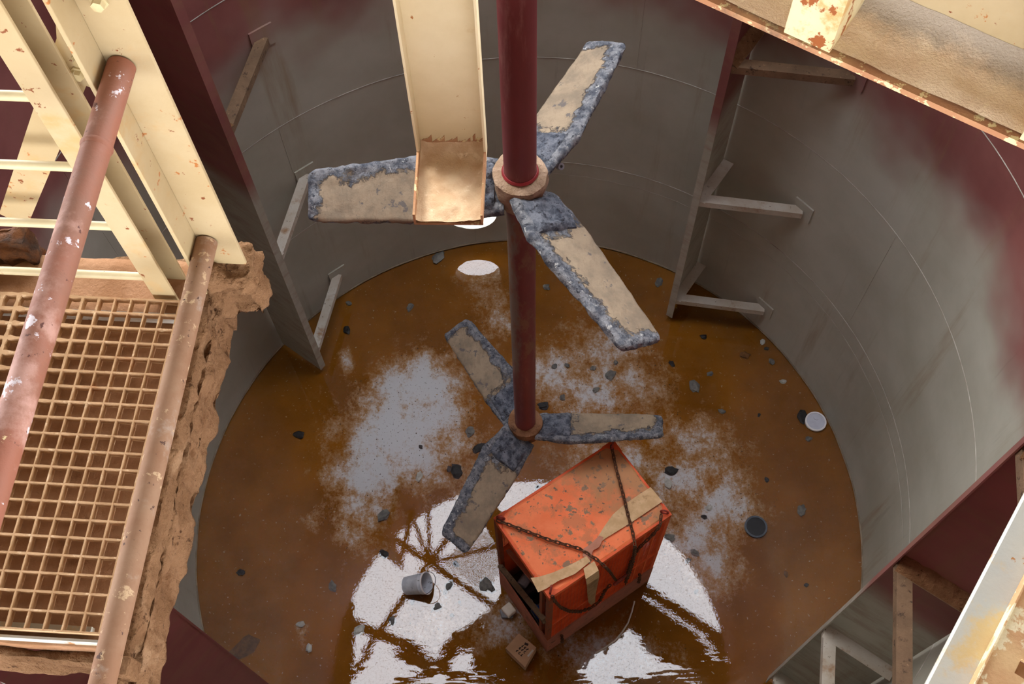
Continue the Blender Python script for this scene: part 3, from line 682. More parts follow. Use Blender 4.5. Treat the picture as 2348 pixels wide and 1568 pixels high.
tag(o.build('tool_crate', M['black'], bevel=0.02), 'black crate on the basket floor under the bottles', 'crate')

# ------------------------------------------------------------------ cream post with its foot
ch = thing('channel_post', (-0.34, -1.8, 9.98), 'cream steel channel post ending in a muddy foot', 'post')
cd = Vector((0.9982, -0.0599, 0)); cy = Vector((-0.0599, -0.9982, 0))             # across, towards the viewer
P0 = Vector((-0.335, -1.62, 10.0))
def C(x, y, z): return P0 + cd * x + cy * y + Vector((0, 0, z))
W2, FD, TH = 0.152, 0.085, 0.010
mb = MB(); mb.prism([C(-W2, 0, 0), C(W2, 0, 0), C(W2, 0, 2.9), C(-W2, 0, 2.9)], -cy * TH); mb.build('web', M['cream_lit'], ch)
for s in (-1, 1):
    mb = MB(); mb.prism([C(s * W2, -TH, 0), C(s * W2, FD, 0), C(s * W2, FD, 2.9), C(s * W2, -TH, 2.9)], cd * (-s * TH)); mb.build('flange', M['cream_lit'], ch)
ft = MB(); ft.prism([C(-W2, -TH, -0.002), C(W2, -TH, -0.002), C(W2 * 0.98, 0.41, -0.002), C(-W2 * 0.98, 0.41, -0.002)], (0, 0, -TH)); fo = ft.build('foot_web', M['rusty_flange'], ch)
for s in (-1, 1):
    mb = MB(); mb.prism([C(s * W2, -TH, -TH), C(s * W2, FD, 0.075), C(s * W2 * 0.98, 0.41, 0.062), C(s * W2 * 0.98, 0.41, -TH)], cd * (-s * TH)); mb.build('foot_flange', M['rusty_flange'], ch)
N1, N2 = 30, 34; vs = []
for i in range(N1 + 1):
    for j in range(N2 + 1):
        a, b = i / N1, j / N2; x = (-1 + 2 * a) * (W2 - TH - 0.001); y = 0.001 + 0.405 * b
        edge = min(a, 1 - a) * 2 * W2; back = y
        vs.append(C(x, y, 0.006 + 0.010 * (0.5 + fbm((x * 8, y * 8, 1), 1.5, 5)) + 0.03 * math.exp(-back / 0.04) + 0.014 * math.exp(-edge / 0.02)))
W_ = N2 + 1
MB().add(vs, [[i * W_ + j, (i + 1) * W_ + j, (i + 1) * W_ + j + 1, i * W_ + j + 1] for i in range(N1) for j in range(N2)], True).build('mud_layer', M['mud_cap'], ch)
mb = MB()
for k in range(26): x = (-1 + 2 * k / 25) * (W2 - TH) ; h_ = 0.05 + 0.10 * abs(noise.noise(Vector((k * 0.6, 2, 0)))); mb.prism([C(x - 0.006, 0.0015, 0), C(x + 0.006, 0.0015, 0), C(x + 0.006, 0.0015, h_), C(x - 0.006, 0.0015, h_ * 0.8)], cy * 0.001)
mb.build('rust_line', M['rusty_flange'], ch)

# ------------------------------------------------------------------ bridge beams
bd = Vector((math.cos(math.radians(-36.29)), math.sin(math.radians(-36.29)), 0)); bn_ = Vector((-bd.y, bd.x, 0))
ZB = 11.6; O1 = Vector((0.466, -2.426, 0))
b1 = thing('bridge_beam', O1 + bd * 0.5 + bn_ * 0.24 + Vector((0, 0, ZB)), 'dirty cream bridge beam crossing the upper right corner', 'beam')
def Q(s, n_, z): return O1 + bd * s + bn_ * n_ + Vector((0, 0, z))
def qbox(name, s0, s1, n0, n1, z0, z1, mat, parent=b1, bevel=0.0):
    mb = MB(); mb.prism([Q(s0, n0, z0), Q(s1, n0, z0), Q(s1, n1, z0), Q(s0, n1, z0)], (0, 0, z1 - z0)); return mb.build(name, mat, parent, bevel)
qbox('bottom_flange', -0.95, 3.6, 0.0, 0.48, ZB - 0.018, ZB, M['rusty_flange'])
qbox('web', -0.95, 3.6, 0.235, 0.247, ZB, ZB + 0.6, M['cream'])
qbox('top_flange', -0.95, 3.6, 0.03, 0.45, ZB + 0.6, ZB + 0.618, M['cream'])
N1, N2 = 110, 18; vs = []
for i in range(N1 + 1):
    for j in range(N2 + 1):
        s_ = -0.9 + 2.9 * i / N1; n_ = 0.022 + 0.212 * j / N2
        vs.append(Q(s_, n_, ZB + 0.002 + 0.006 * max(0, fbm((s_ * 5, n_ * 5, 0), 1.5, 5) + 0.3) + 0.055 * math.exp(-(0.234 - n_) / 0.03)))
W_ = N2 + 1
dl = MB().add(vs, [[i * W_ + j, (i + 1) * W_ + j, (i + 1) * W_ + j + 1, i * W_ + j + 1] for i in range(N1) for j in range(N2)], True).build('dirt_layer', M['dirt_ledge'], b1)
da = dl.data.attributes.new('near_web', 'FLOAT', 'POINT'); da.data.foreach_set('value', [j / N2 for i in range(N1 + 1) for j in range(N2 + 1)])
for s_ in (-0.8, 0.30, 0.90, 1.55):
    w_ = 0.068 if s_ == 0.30 else 0.007
    qbox('stiffener', s_ - w_, s_ + w_, 0.006, 0.235, ZB + 0.0005, ZB + 0.6, M['cream_chip'], b1, 0.002)
# far beams, brackets and drive deck: what the water mirrors
def ibeam(a, b, h, w, label):
    a, b = Vector(a), Vector(b); o = thing('bridge_beam', (a + b) / 2, label, 'beam', 'bridge beams over the tank')
    d = (b - a).normalized(); s = d.cross(Vector((0, 0, 1)))
    for nm, w_, z0, z1 in (('bottom_flange', w, 0, 0.016), ('web', 0.012, 0.016, h), ('top_flange', w, h, h + 0.016)):
        MB().prism([a - s * w_ / 2 + Vector((0, 0, z0)), a + s * w_ / 2 + Vector((0, 0, z0)), b + s * w_ / 2 + Vector((0, 0, z0)), b - s * w_ / 2 + Vector((0, 0, z0))], (0, 0, z1 - z0)).build(nm, M['dark_steel'], o)
    return o
def mz(u, v, z=11.35): return mirror_at(u, v, z)
X0 = mz(985, 1288)
ibeam(X0 - bd * 3.0, X0 + bd * 3.2, 0.10, 0.15, 'dark overhead bridge beam mirrored left of the basket')
ibeam(X0 - bn_ * 3.4, X0 + bn_ * 1.9, 0.10, 0.13, 'dark overhead cross beam mirrored left of the basket')
for (u0, v0, u1, v1, w_, lb) in ((1482, 1352, 1648, 1460, 0.24, 'narrow dark overhead beam mirrored right of the basket'), (1478, 1418, 1620, 1512, 0.80, 'wide dark overhead walkway beam mirrored right of the basket'),
                             (822, 1434, 1000, 1506, 0.24, 'dark overhead beam mirrored low on the left'), (1090, 1434, 985, 1516, 0.22, 'dark overhead cross beam mirrored low on the left')):
    a_ = mz(u0, v0); b_ = mz(u1, v1); dd = (b_ - a_).normalized()
    ibeam(a_ - dd * 1.6, b_ + dd * 1.6, 0.10, w_, lb)
sd_ = MB(); sd_.prism([mz(812, 1375), mz(812, 1640), mz(640, 1640), mz(640, 1375)], (0, 0, 0.04)); tag(sd_.build('side_deck', M['dark_steel']), 'dark side deck plate above the left rim of the tank', 'platform')
for (u, v, lb) in ((943, 1180, 'dark overhead brace leaning left from the beam crossing'), (981, 1150, 'dark overhead brace running back from the beam crossing'), (1140, 1252, 'dark overhead brace running right from the beam crossing')):
    e_ = mz(u, v); o = MB().bar(X0 + Vector((0, 0, 0.05)), e_ + (e_ - X0) * 0.5 + Vector((0, 0, 0.05)), 0.10, 0.10).build('overhead_brace', M['dark_steel']); tag(o, lb, 'brace', 'braces over the tank')
dk = thing('drive_deck', (0.25, 0.8, 11.9), 'dark steel agitator drive deck above the shaft', 'platform')
MB().prism([Vector((0.25, 0.9, 11.9)) + bd * sx_ * 1.15 + bn_ * sy_ * 1.3 for sx_, sy_ in ((-1, -1), (1, -1), (1, 1), (-1, 1))], (0, 0, 0.05)).build('deck_plate', M['dark_steel'], dk)
MB().lathe([(0.42, 11.95), (0.42, 12.5), (0.3, 12.6), (0.3, 13.2)], (0, 0, 0), n=24).build('gearbox', M['dark_steel'], dk)
gr = thing('overhead_grating', mz(1095, 1275, 11.7), 'overhead grating panel mirrored between blade and basket', 'grating')
gc = mz(1098, 1278, 11.7)
for k in range(13):
    MB().bar(gc + bd * (-0.6 + k * 0.1) - bn_ * 0.6, gc + bd * (-0.6 + k * 0.1) + bn_ * 0.6, 0.022, 0.04).build('bar', M['dark_steel'], gr)
    MB().bar(gc + bn_ * (-0.6 + k * 0.1) - bd * 0.6, gc + bn_ * (-0.6 + k * 0.1) + bd * 0.6, 0.022, 0.03).build('bar', M['dark_steel'], gr)

# beam and slotted plank at the lower right
wd = Vector((math.cos(math.radians(-127.88)), math.sin(math.radians(-127.88)), 0)); wn = Vector((-wd.y, wd.x, 0))
ZP = 12.1; O2 = Vector((0.702, -4.049, 0))
def Wp(s, n_, z): return O2 + wd * s + wn * n_ + Vector((0, 0, z))
b2 = thing('walkway_beam', Wp(0.2, 0.03, ZP), 'weathered white walkway beam edge in the lower right corner', 'beam')
def wbox(name, s0, s1, n0, n1, z0, z1, mat, parent, bevel=0.0):
    mb = MB(); mb.prism([Wp(s0, n0, z0), Wp(s1, n0, z0), Wp(s1, n1, z0), Wp(s0, n1, z0)], (0, 0, z1 - z0)); return mb.build(name, mat, parent, bevel)
wbox('top_flange', -1.4, 1.6, 0.0, 0.075, ZP - 0.012, ZP, M['white_beam'], b2, 0.003)
wbox('web', -1.4, 1.6, 0.064, 0.072, ZP - 0.065, ZP - 0.0125, M['white_beam'], b2)
pk = thing('slotted_plank', Wp(0.2, 0.2, ZP), 'rusty slotted walkway plank in the lower right corner', 'plank')
wbox('edge_fold', -1.4, 1.6, 0.051, 0.0535, ZP + 0.0005, ZP + 0.03, M['plank'], pk)
# plank surface with real slots between strips
slots = [(-0.02 + 0.072 * k) for k in range(-8, 16)]
wbox('plank_strip', -1.4, 1.6, 0.0535, 0.093, ZP + 0.021, ZP + 0.024, M['plank'], pk)
wbox('plank_strip', -1.4, 1.6, 0.160, 0.215, ZP + 0.021, ZP + 0.024, M['plank'], pk)
prev = -1.4
for s_ in slots:
    wbox('plank_strip', prev, s_ - 0.011, 0.0931, 0.1599, ZP + 0.021, ZP + 0.024, M['plank'], pk); prev = s_ + 0.011
    mb = MB()
    for z_ in (0,): mb.prism([Wp(s_ - 0.011, 0.0931, ZP + 0.019), Wp(s_ + 0.011, 0.0931, ZP + 0.019), Wp(s_ + 0.011, 0.1599, ZP + 0.019), Wp(s_ - 0.011, 0.1599, ZP + 0.019)], (0, 0, -0.003))
    mb.build('slot_tongue', M['rusty_flange'], pk)
    mb = MB(); mb.prism([Wp(s_ - 0.0125, 0.093, ZP + 0.0242), Wp(s_ - 0.011, 0.093, ZP + 0.0242), Wp(s_ - 0.011, 0.160, ZP + 0.0242), Wp(s_ - 0.0125, 0.160, ZP + 0.0242)], (0, 0, 0.006)); mb.build('slot_lip', M['plank'], pk)
wbox('plank_strip', prev, 1.6, 0.0931, 0.1599, ZP + 0.021, ZP + 0.024, M['plank'], pk)

# ------------------------------------------------------------------ muddy platform at the left
def lbox(name, x0, x1, y0, y1, z0, z1, mat, parent, bevel=0.0):
    mb = MB(); mb.prism([L(x0, y0, z0), L(x1, y0, z0), L(x1, y1, z0), L(x0, y1, z0)], (0, 0, z1 - z0)); return mb.build(name, mat, parent, bevel)
def lump_box(name, x0, x1, y0, y1, z0, z1, mat, parent, amp=0.012, res=0.014, sc=9.0, seed=0.0):
    bm = bmesh.new()
    nx, ny, nz = [max(2, int(d / res)) for d in (x1 - x0, y1 - y0, z1 - z0)]
    def face(o, a, b, na, nb):
        vs = [[bm.verts.new(o + a * (i / na) + b * (j / nb)) for j in range(nb + 1)] for i in range(na + 1)]
        for i in range(na):
            for j in range(nb): bm.faces.new((vs[i][j], vs[i + 1][j], vs[i + 1][j + 1], vs[i][j + 1]))
    X, Y, Z = Vector((x1 - x0, 0, 0)), Vector((0, y1 - y0, 0)), Vector((0, 0, z1 - z0)); o = Vector((x0, y0, z0))
    face(o, X, Y, nx, ny); face(o + Z, X, Y, nx, ny); face(o, X, Z, nx, nz); face(o + Y, X, Z, nx, nz); face(o, Y, Z, ny, nz); face(o + X, Y, Z, ny, nz)
    bmesh.ops.remove_doubles(bm, verts=bm.verts, dist=1e-4); bmesh.ops.recalc_face_normals(bm, faces=bm.faces); bm.normal_update()
    for v in bm.verts:
        n_ = fbm(v.co + Vector((seed, 0, 0)), sc, 5)
        v.co += v.normal * (amp * n_ - amp * 0.5 * max(0, fbm(v.co + Vector((0, seed + 7, 0)), sc * 2.6, 4)))
    for f in bm.faces: f.smooth = True
    org = parent_origin(parent)
    for v in bm.verts: v.co = L(v.co.x, v.co.y, v.co.z) - org
    me = bpy.data.meshes.new(name); bm.to_mesh(me); bm.free(); me.materials.append(mat)
    ob = bpy.data.objects.new(name, me); COL.objects.link(ob)
    if parent: ob.parent = parent
    return ob
ZG = 11.35; GX0, GX1, GY0, GY1 = -1.42, -0.652, -4.116, -3.252
pf = thing('platform_frame', L(-1.0, -3.7, 11.15), 'steel landing frame caked with brown mud under the grating', 'platform')
lump_box('mud_tray', GX0, -0.64, -4.14, -3.10, 11.25, 11.300, M['tray'], pf, 0.006, 0.03, 8)
lump_box('caked_edge', -0.652, -0.612, -4.6, -3.06, 11.12, 11.285, M['mud'], pf, 0.016, 0.007, 15, 3)
lump_box('caked_skirt', -0.65, -0.606, -4.6, -3.10, 11.06, 11.22, M['mud'], pf, 0.022, 0.008, 11, 9)
lump_box('back_beam_mud', -1.6, -0.60, -3.18, -3.055, 11.06, 11.235, M['mud'], pf, 0.014, 0.016, 7, 5)
lump_box('front_beam_mud', GX0, -0.62, -4.163, -4.136, 11.06, 11.25, M['mud'], pf, 0.012, 0.010, 9, 12)
lump_box('corner_clod', -0.615, -0.488, -3.195, -3.085, 11.19, 11.385, M['mud'], pf, 0.035, 0.007, 12, 21)
lump_box('bracket_mud', -0.72, -0.61, -4.55, -4.19, 11.05, 11.14, M['mud'], pf, 0.02, 0.016, 7, 15)
lbox('toe_angle', -0.655, -0.648, -4.6, -3.2, 11.2, 11.305, M['mud'], pf)
lbox('white_bar', GX0, -0.70, -4.112, -4.096, 11.24, 11.318, M['white_beam'], pf)
lbox('white_bar', GX0, -0.665, -4.134, -4.128, 11.25, 11.335, M['white_beam'], pf)
lbox('clip_block', -0.645, -0.595, -4.20, -4.155, 11.24, 11.315, M['mud'], pf, 0.004)
MB().tube([L(-1.4, -3.285, 11.312), L(-0.66, -3.285, 11.312)], 0.014, 10).build('cross_pipe', M['brace'], pf)
pg = thing('floor_grating', L(-1.0, -3.7, ZG - 0.04), 'muddy square mesh floor grating beside the ladder', 'grating')
pitch = 0.0432
def bar_wob(x0, y0, x1, y1, w0, seed):               # bar with slightly uneven, mud-thickened sides
    mb = MB(); n_ = 46; vs = []
    d = Vector((x1 - x0, y1 - y0, 0)).normalized(); s = Vector((-d.y, d.x, 0))
    for i in range(n_ + 1):
        f_ = i / n_; p = Vector((x0 + (x1 - x0) * f_, y0 + (y1 - y0) * f_, 0))
        clog = max(0.0, 1 - ((p.x + 1.25) / 0.42) ** 2 if p.x > -1.25 else 1.0) * max(0.0, 1 - ((p.y + 3.25) / 0.42) ** 2)
        node = 0.5 + 0.5 * math.cos(2 * PI * ((p.y - GY0) if abs(d.y) > 0.5 else (p.x - GX1)) / pitch)
        w_ = w0 + 0.0009 * noise.noise(Vector((p.x * 60, p.y * 60, seed))) + clog * (0.0016 + 0.005 * node ** 3)
        zt = ZG + 0.0012 * noise.noise(Vector((p.x * 40, p.y * 40, seed + 5)))
        for q, z_ in ((-w_, ZG - 0.022), (w_, ZG - 0.022), (w_, zt), (-w_, zt)):
            vs.append(L(p.x + s.x * q, p.y + s.y * q, z_))
    fs = [[0, 1, 2, 3], [4 * n_ + 3, 4 * n_ + 2, 4 * n_ + 1, 4 * n_]]
    for i in range(n_):
        a = 4 * i
        for k in range(4): fs.append([a + k, a + (k + 1) % 4, a + 4 + (k + 1) % 4, a + 4 + k])
    mb.add(vs, fs, False); return mb
k = 0; x = GX1 - 0.014
while x > GX0:
    bar_wob(x, GY0, x, GY1, 0.0019, k * 3.3).build('long_bar', M['grate'], pg); x -= pitch; k += 1
for k in range(21):
    y = GY0 + pitch * k
    if y > GY1 + 0.001: break
    bar_wob(GX0, y, GX1, y, 0.0021, 90 + k * 2.7).build('cross_bar', M['grate'], pg)
# handrail of the platform
gp = thing('guard_post', L(-0.59, -3.16, 11.28), 'wide cream angle post carrying both handrail pipes', 'post')
vx, vy = -0.593, -3.159
lbox('leg', vx, -0.494, vy, vy + 0.010, 11.395, 13.4, M['cream'], gp, 0.001)
lbox('leg', vx - 0.010, vx, -3.234, vy + 0.010, 11.36, 13.4, M['cream'], gp, 0.001)
hr = thing('handrail_pipe', L(-0.562, -3.17, 12.139), 'rusty pink top handrail pipe leaving the wide cream post', 'handrail')
MB().tube([L(-0.562, -3.163, 12.139), L(-0.561, -3.47, 12.139), L(-0.559, -3.97, 12.139), L(-0.554, -5.0, 12.139)], 0.0283, 24).build('pipe', M['rail'], hr)
MB().lathe([(0.0285, 0), (0.031, 0.004), (0.031, 0.009), (0.0285, 0.014)], L(-0.5615, -3.36, 12.139), -UYL, 24, cap=False).build('weld_ring', M['rail'], hr)
hr2 = thing('handrail_pipe', L(-0.569, -3.17, 11.503), 'muddy lower handrail pipe along the grating edge', 'handrail')
MB().tube([L(-0.569, -3.163, 11.503), L(-0.569, -4.19, 11.503), L(-0.569, -5.0, 11.503)], 0.0280, 24).build('pipe', M['rail_mud'], hr2)
for (u, v) in ((228, 2), (258, -40)):
    d = ray(u, v); p = CAM + d * ((vy - CAM.dot(UYL)) / d.dot(UYL)); MB().lathe([(0.018, 0), (0.018, 0.004), (0.0125, 0.0045), (0.0125, 0.018)], p, -UYL, 6).build('bolt', M['bolt'], gp)
# ladder
ld = thing('ladder', L(-0.9, -3.21, 11.3), 'cream channel ladder standing behind the grating', 'ladder')
def stile(x, flip):
    mb = MB(); z0, z1 = 11.27, 13.6; w_, d_, th = 0.062, 0.085, 0.008; s = flip
    mb.prism([L(x, -3.235, z0), L(x + s * w_, -3.235, z0), L(x + s * w_, -3.235 + th, z0), L(x + s * th, -3.235 + th, z0), L(x + s * th, -3.235 + d_ - th, z0), L(x + s * w_, -3.235 + d_ - th, z0), L(x + s * w_, -3.235 + d_, z0), L(x, -3.235 + d_, z0)], (0, 0, z1 - z0))
    mb.build('stile', M['cream'], ld, 0.001)
stile(-0.745, 1); stile(-1.235, -1)
for k in range(7):
    z_ = 11.372 + 0.2345 * k
    MB().tube([L(-1.24, -3.195, z_), L(-0.74, -3.195, z_)], 0.0112, 14).build('rung', M['rung'], ld)
# diagonal flat brace behind the ladder with its bolted plate
br = thing('flat_brace', L(-0.9, -3.1, 11.5), 'cream flat diagonal brace bolted behind the ladder', 'brace')
def yplane(u, v, yl):
    d = ray(u, v); tt_ = (yl - CAM.dot(UYL)) / d.dot(UYL); return CAM + d * tt_
mb = MB(); YB = -3.12; mb.prism([yplane(139, 60, YB), yplane(205, 180, YB), yplane(62, 520, YB), yplane(-2, 490, YB)], UYL * 0.008); mb.build('flat_bar', M['cream'], br)
mb = MB(); mb.prism([yplane(132, 20, YB - 0.011), yplane(228, 205, YB - 0.011), yplane(200, 198, YB - 0.011), yplane(135, 168, YB - 0.011), yplane(128, 60, YB - 0.011)], UYL * 0.009); mb.build('gusset_plate', M['cream'], br)
for (u, v) in ((181, 166), (184, 134)):
    p = yplane(u, v, YB - 0.012); b_ = MB(); b_.lathe([(0.017, 0), (0.017, 0.004), (0.0115, 0.0045), (0.0115, 0.016)], p, -UYL, 6).build('bolt', M['bolt'], br)
rl = lump_box('rusty_bracket', -1.30, -1.10, -3.13, -3.07, 11.27, 11.40, paint('rusty_black_bracket', srgb(110, 66, 30), srgb(48, 34, 24), 12, 0.9, [(srgb(190, 160, 110), 9, 0.6, 0.68)], 0.9, 40, 0.02), None, 0.03, 0.012, 9, 4)
tag(rl, 'rust eaten bracket under the diagonal brace at the left edge', 'bracket')

# ------------------------------------------------------------------ things lying on the tank floor
def fl(u, v, z=WATER): return at(u, v, z)
p = fl(1870, 967); o = thing('plastic_cover', p, 'white translucent pail lid floating by the right wall', 'lid')
MB().lathe([(0.001, 0.0), (0.128, 0.0), (0.128, 0.012), (0.001, 0.012)], p, n=48, cap=False).build('disc', M['lid_white'], o)
MB().lathe([(0.126, -0.01), (0.148, -0.01), (0.148, 0.022), (0.126, 0.022), (0.126, -0.01)], p, n=48, cap=False).build('rim', M['lid_rim'], o)
MB().lathe([(0.001, 0.012), (0.04, 0.012), (0.04, 0.02), (0.001, 0.02)], p + Vector((0.02, 0.06, 0)), n=24, cap=False).build('spout_cap', M['lid_white'], o)
p = fl(1733, 1208); o = thing('plastic_cover', p, 'black pail lid floating right of the basket', 'lid')
MB().lathe([(0.001, 0.0), (0.13, 0.0), (0.13, 0.010), (0.001, 0.010)], p, n=48, cap=False).build('disc', M['black'], o)
MB().lathe([(0.128, -0.01), (0.152, -0.01), (0.152, 0.02), (0.128, 0.02), (0.128, -0.01)], p, n=48, cap=False).build('rim', M['lid_dark_rim'], o)
# pail on its side
pa = fl(932, 1343, 0.13); pb = fl(976, 1337, 0.26); ax = (pb - pa).normalized(); ln = 0.31
o = thing('pail', pa - Vector((0, 0, 0.1)), 'dented grey paint pail lying on its side in the mirrored sky', 'pail')
MB().lathe([(0.002, 0.004), (0.118, 0.0), (0.134, ln * 0.75), (0.140, ln * 0.78), (0.136, ln * 0.82), (0.142, ln), (0.136, ln), (0.128, ln * 0.76), (0.112, 0.01), (0.002, 0.012)], pa, ax, 36, cap=False).build('pail_body', M['pail'], o)
MB().lathe([(0.137, ln - 0.012), (0.150, ln - 0.012), (0.150, ln + 0.004), (0.137, ln + 0.004), (0.137, ln - 0.012)], pa, ax, 36, cap=False).build('pail_rim', M['lid_rim'], o)
sd = ax.cross(Vector((0, 0, 1))).normalized(); up = sd.cross(ax); mth = pa + ax * (ln - 0.03)
MB().tube([mth + sd * 0.15 * math.cos(a) + ax * 0.20 * math.sin(a) + up * 0.06 * math.sin(a) for a in [PI * k / 18 for k in range(19)]], 0.004, 6).build('wire_handle', M['wire'], o)
# cardboard box
c0 = [fl(u, v, 0.24) for u, v in ((1159, 1486), (1189, 1451), (1230, 1484), (1204, 1530))]
o = thing('cardboard_box', sum(c0, Vector()) / 4 - Vector((0, 0, 0.24)), 'soggy brown cardboard box with scribbled lid beside the basket', 'box')
MB().prism(c0, (0, 0, -0.22)).build('carton', M['card'], o, 0.004)
ex = (c0[2] - c0[1]); ey = (c0[0] - c0[1])
mb = MB(); random.seed(4)
def stroke(a, b, w=0.010): mb.bar(a, b, w, 0.002)
def CP(a, b): return c0[1] + ex * a + ey * b + Vector((0, 0, 0.0015))
stroke(CP(.50, .22), CP(.66, .16), .03)
for row, (y0, n_) in enumerate(((.38, 3), (.56, 3), (.76, 3))):
    for i in range(n_):
        x_ = .46 + .13 * i - row * .02
        pts = [CP(x_, y0), CP(x_ + .07, y0 - .08), CP(x_ + .02, y0 + .05), CP(x_ + .09, y0 + .02)]
        for q in range(3):
            if (row + i + q) % 4: stroke(pts[q], pts[q + 1])
mb.build('scribble', M['ink'], o)
MB().prism([CP(.93, .20), CP(1.004, .20), CP(1.004, .62), CP(.93, .62)], (0, 0, 0.0015)).build('tape', M['tape'], o)
# foam block on a grey bag
o = thing('foam_block', fl(1168, 1398), 'white foam block lying against the basket foot', 'foam')
q = [fl(u, v, 0.16) for u, v in ((1148, 1394), (1168, 1378), (1184, 1398), (1166, 1414))]
MB().prism(q, (0, 0, -0.13)).build('foam', M['foam'], o, 0.025, 3)
q = [fl(u, v, 0.07) for u, v in ((1145, 1396), (1180, 1396), (1176, 1416), (1150, 1416))]
tag(MB().prism(q, (0, 0, -0.05)).build('plastic_bag', M['bag'], None, 0.015, 2), 'crumpled grey plastic bag under the white foam block', 'bag')
# hose
pts = [fl(u, v, 0.05) for u, v in ((1455, 1378), (1449, 1402), (1440, 1428), (1426, 1450), (1408, 1470), (1388, 1484), (1366, 1497))]
sm = []
for i in range(len(pts) - 1):
    for k in range(6):
        f_ = k / 6; a, b = pts[i], pts[i + 1]; sm.append(a.lerp(b, f_))
sm.append(pts[-1])
tag(MB().tube(sm, 0.010, 8).build('thin_hose', M['hose']), 'thin pale hose curling away from the basket foot', 'hose')

def rock(name, u, v, px, mat, label, cat, group, flat=0.45, el=1.3, seed=None, hole=False):
    """irregular lump about px photo pixels across, lying on the floor"""
    seed = seed if seed is not None else u * 0.013 + v * 0.029
    p = fl(u, v, 0.0); r = px / 172.0 / 2; rnd = random.Random(int(seed * 1000)); ang = rnd.random() * PI
    bm = bmesh.new(); bmesh.ops.create_icosphere(bm, subdivisions=2, radius=1.0)
    ca, sa = math.cos(ang), math.sin(ang)
    for w_ in bm.verts:
        d = w_.co.copy(); k_ = 1 + 0.55 * noise.noise(d * 1.3 + Vector((seed, 0, 0))) + 0.25 * noise.noise(d * 3.1 + Vector((0, seed, 0)))
        d *= k_
        x_, y_ = d.x * el * r, d.y * r / el ** 0.3
        w_.co = Vector((x_ * ca - y_ * sa, x_ * sa + y_ * ca, max(-0.2, d.z) * r * flat + 0.2 * r * flat + 0.012))
    me = bpy.data.meshes.new(name); bm.to_mesh(me); bm.free(); me.materials.append(mat)
    o = bpy.data.objects.new(name, me); COL.objects.link(o); o.location = p
    return tag(o, label, cat, group)
S, K, PL, BR = M['stone'], M['scale'], M['pale'], M['brownbit']
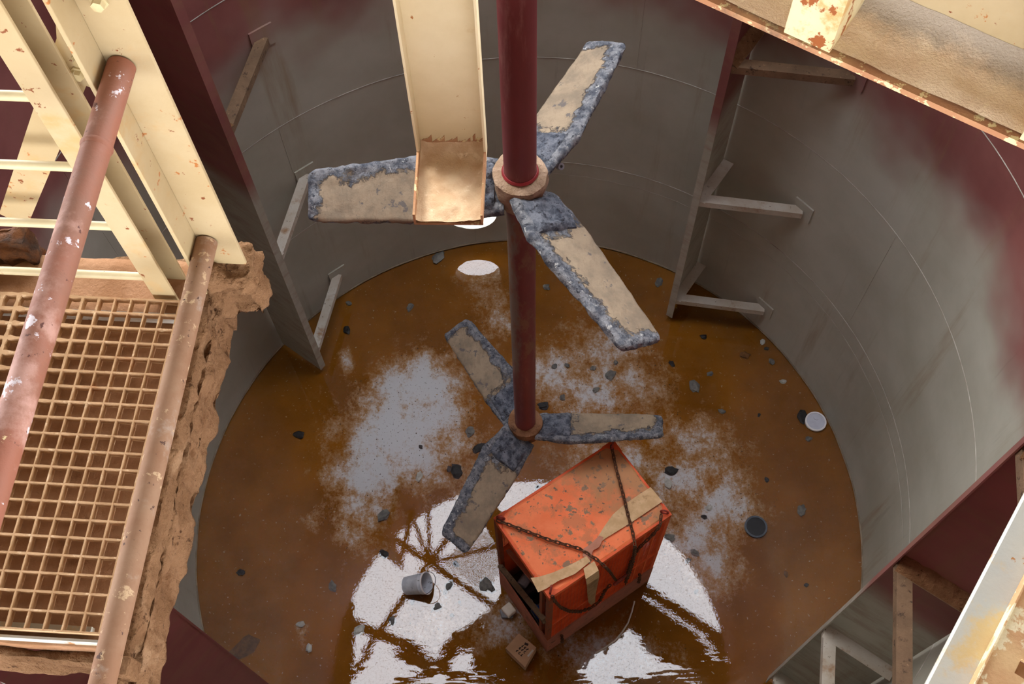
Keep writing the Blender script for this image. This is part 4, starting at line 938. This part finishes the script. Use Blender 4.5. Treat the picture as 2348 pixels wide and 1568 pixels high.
DEB = [
 (795, 758, 20, K, 'black scale flake on brown water right of the left baffle foot'),
 (687, 998, 24, K, 'black scale lump on open brown water left of the big silt patch'),
 (553, 1313, 16, K, 'small round black lump nearest the left wall'),
 (880, 1271, 20, K, 'black lump at the top of the left mirrored sky patch'),
 (1246, 931, 22, K, 'dark lump just behind the lower agitator hub'),
 (1098, 1028, 24, K, 'dark lump left of the front left lower blade root'),
 (1047, 1081, 30, K, 'dark ragged lump left of the front left lower blade'),
 (1030, 1076, 12, K, 'dark crumb touching the ragged lump by the lower blade'),
 (1537, 1081, 24, K, 'black triangular scrap right of the basket top corner'),
 (1838, 954, 26, K, 'black ragged scrap beside the white lid'),
 (1045, 1294, 13, K, 'black bit on the mirrored grating pattern'),
 (1116, 1343, 34, S, 'large grey stone between pail and basket'),
 (1031, 1342, 20, S, 'grey stone right of the pail handle'),
 (1003, 1392, 20, S, 'flat grey stone below the pail in the mirrored sky'),
 (946, 1380, 11, S, 'small grey pebble just below the pail'),
 (1021, 1358, 11, S, 'small brown grey pebble right of the pail mouth'),
 (900, 1424, 18, S, 'dark grey stone at the lower left of the mirrored sky'),
 (1037, 1411, 8, K, 'tiny dark pebble below the flat grey stone'),
 (1054, 1381, 7, K, 'tiny black speck right of the flat grey stone'),
 (763, 1346, 20, S, 'grey stone chip on open water left of the mirrored sky'),
 (880, 1182, 26, S, 'grey stone pair on silt left of the lower blade tip'),
 (690, 1431, 15, PL, 'pale round stone low on the left water'),
 (709, 1486, 15, PL, 'white pebble lowest on the left water'),
 (824, 1445, 22, PL, 'white crumpled scrap at the left end of the mirrored sky'),
 (961, 1093, 18, PL, 'shiny white scrap on silt left of the lower agitator'),
 (1079, 990, 22, S, 'grey stone left of the lower agitator hub'),
 (940, 705, 18, S, 'grey chip on the water right of the left braces'),
 (800, 697, 12, S, 'small grey chip by the far left floor edge'),
 (1004, 592, 30, S, 'stony crumbs at the far floor edge behind the left blade'),
 (980, 578, 8, PL, 'tiny pale nut at the far floor edge'),
 (1253, 659, 18, S, 'grey stone right of the shaft near the far wall'),
 (1510, 648, 22, S, 'grey stone left of the right baffle foot'),
 (1400, 861, 24, S, 'flat grey stone below the right front blade tip'),
 (1360, 845, 12, S, 'small grey stone left of the flat stone under the blade'),
 (1290, 912, 14, S, 'grey pebble above the lower right blade'),
 (1272, 840, 14, S, 'grey pebble right of the shaft on silt'),
 (1300, 838, 12, S, 'second grey pebble right of the shaft on silt'),
 (1366, 895, 14, S, 'grey pebble between upper and lower right blades'),
 (1412, 832, 10, S, 'small grey pebble just under the upper blade tip'),
 (1540, 835, 14, K, 'thin dark sliver right of the upper blade tip'),
 (1592, 886, 26, S, 'long grey stone on brown water right of the blade tip'),
 (1628, 858, 13, S, 'grey pebble above the long grey stone'),
 (1613, 773, 14, K, 'dark sliver below the right baffle braces'),
 (1707, 815, 20, BR, 'brown clod on the water below the right baffle'),
 (1748, 785, 14, PL, 'white round pebble by the right wall, the farther one'),
 (1795, 876, 14, PL, 'white round pebble by the right wall, the nearer one'),
 (1769, 830, 14, S, 'grey angular bit between the two white pebbles'),
 (1757, 800, 10, K, 'dark sliver next to the farther white pebble'),
 (1655, 944, 14, S, 'grey pebble half way to the white lid'),
 (1740, 952, 8, K, 'tiny dark speck left of the white lid'),
 (1853, 1007, 14, S, 'grey pebble below the white lid'),
 (1625, 1165, 14, PL, 'white chip above the black lid'),
 (1615, 1186, 12, K, 'dark sliver left of the black lid'),
 (1837, 1171, 22, S, 'pale grey stone right of the black lid'),
 (1758, 1101, 11, K, 'dark pebble above the black lid'),
 (1593, 1268, 16, S, 'grey stone on the right mirrored sky edge'),
 (1537, 1234, 22, S, 'grey stone at the right foot of the basket'),
 (1577, 1286, 12, S, 'dark grey stone in the right mirrored sky'),
 (1531, 1108, 20, PL, 'pale rectangular chip right of the basket top corner'),
 (1848, 1342, 9, K, 'small dark pebble far right on open water'),
 (1802, 1317, 11, BR, 'brown pebble on open water below the black lid'),
 (1596, 1357, 9, K, 'black speck in the right mirrored sky'),
 (1233, 1118, 14, K, 'dark lump mirrored between lower blade and basket'),
 (965, 1025, 9, K, 'tiny black fleck on the big silt patch'),
 (1105, 845, 12, S, 'grey chip beside the back left lower blade'),
]
for u, v, s_, mt, lb in DEB:
    nm, ct = {id(S): ('stone', 'stone'), id(K): ('scale_flake', 'debris'), id(PL): ('pale_pebble', 'debris'), id(BR): ('mud_clod', 'debris')}[id(mt)]
    rock(nm, u, v, s_ * 0.98, mt, lb, ct, 'debris on the tank floor')
lump_ = rock('mud_heap', 560, 1485, 48, BR, 'dark rippled mud heap below the platform by the maroon baffle', 'mud', 'debris on the tank floor', 0.10, 1.5)
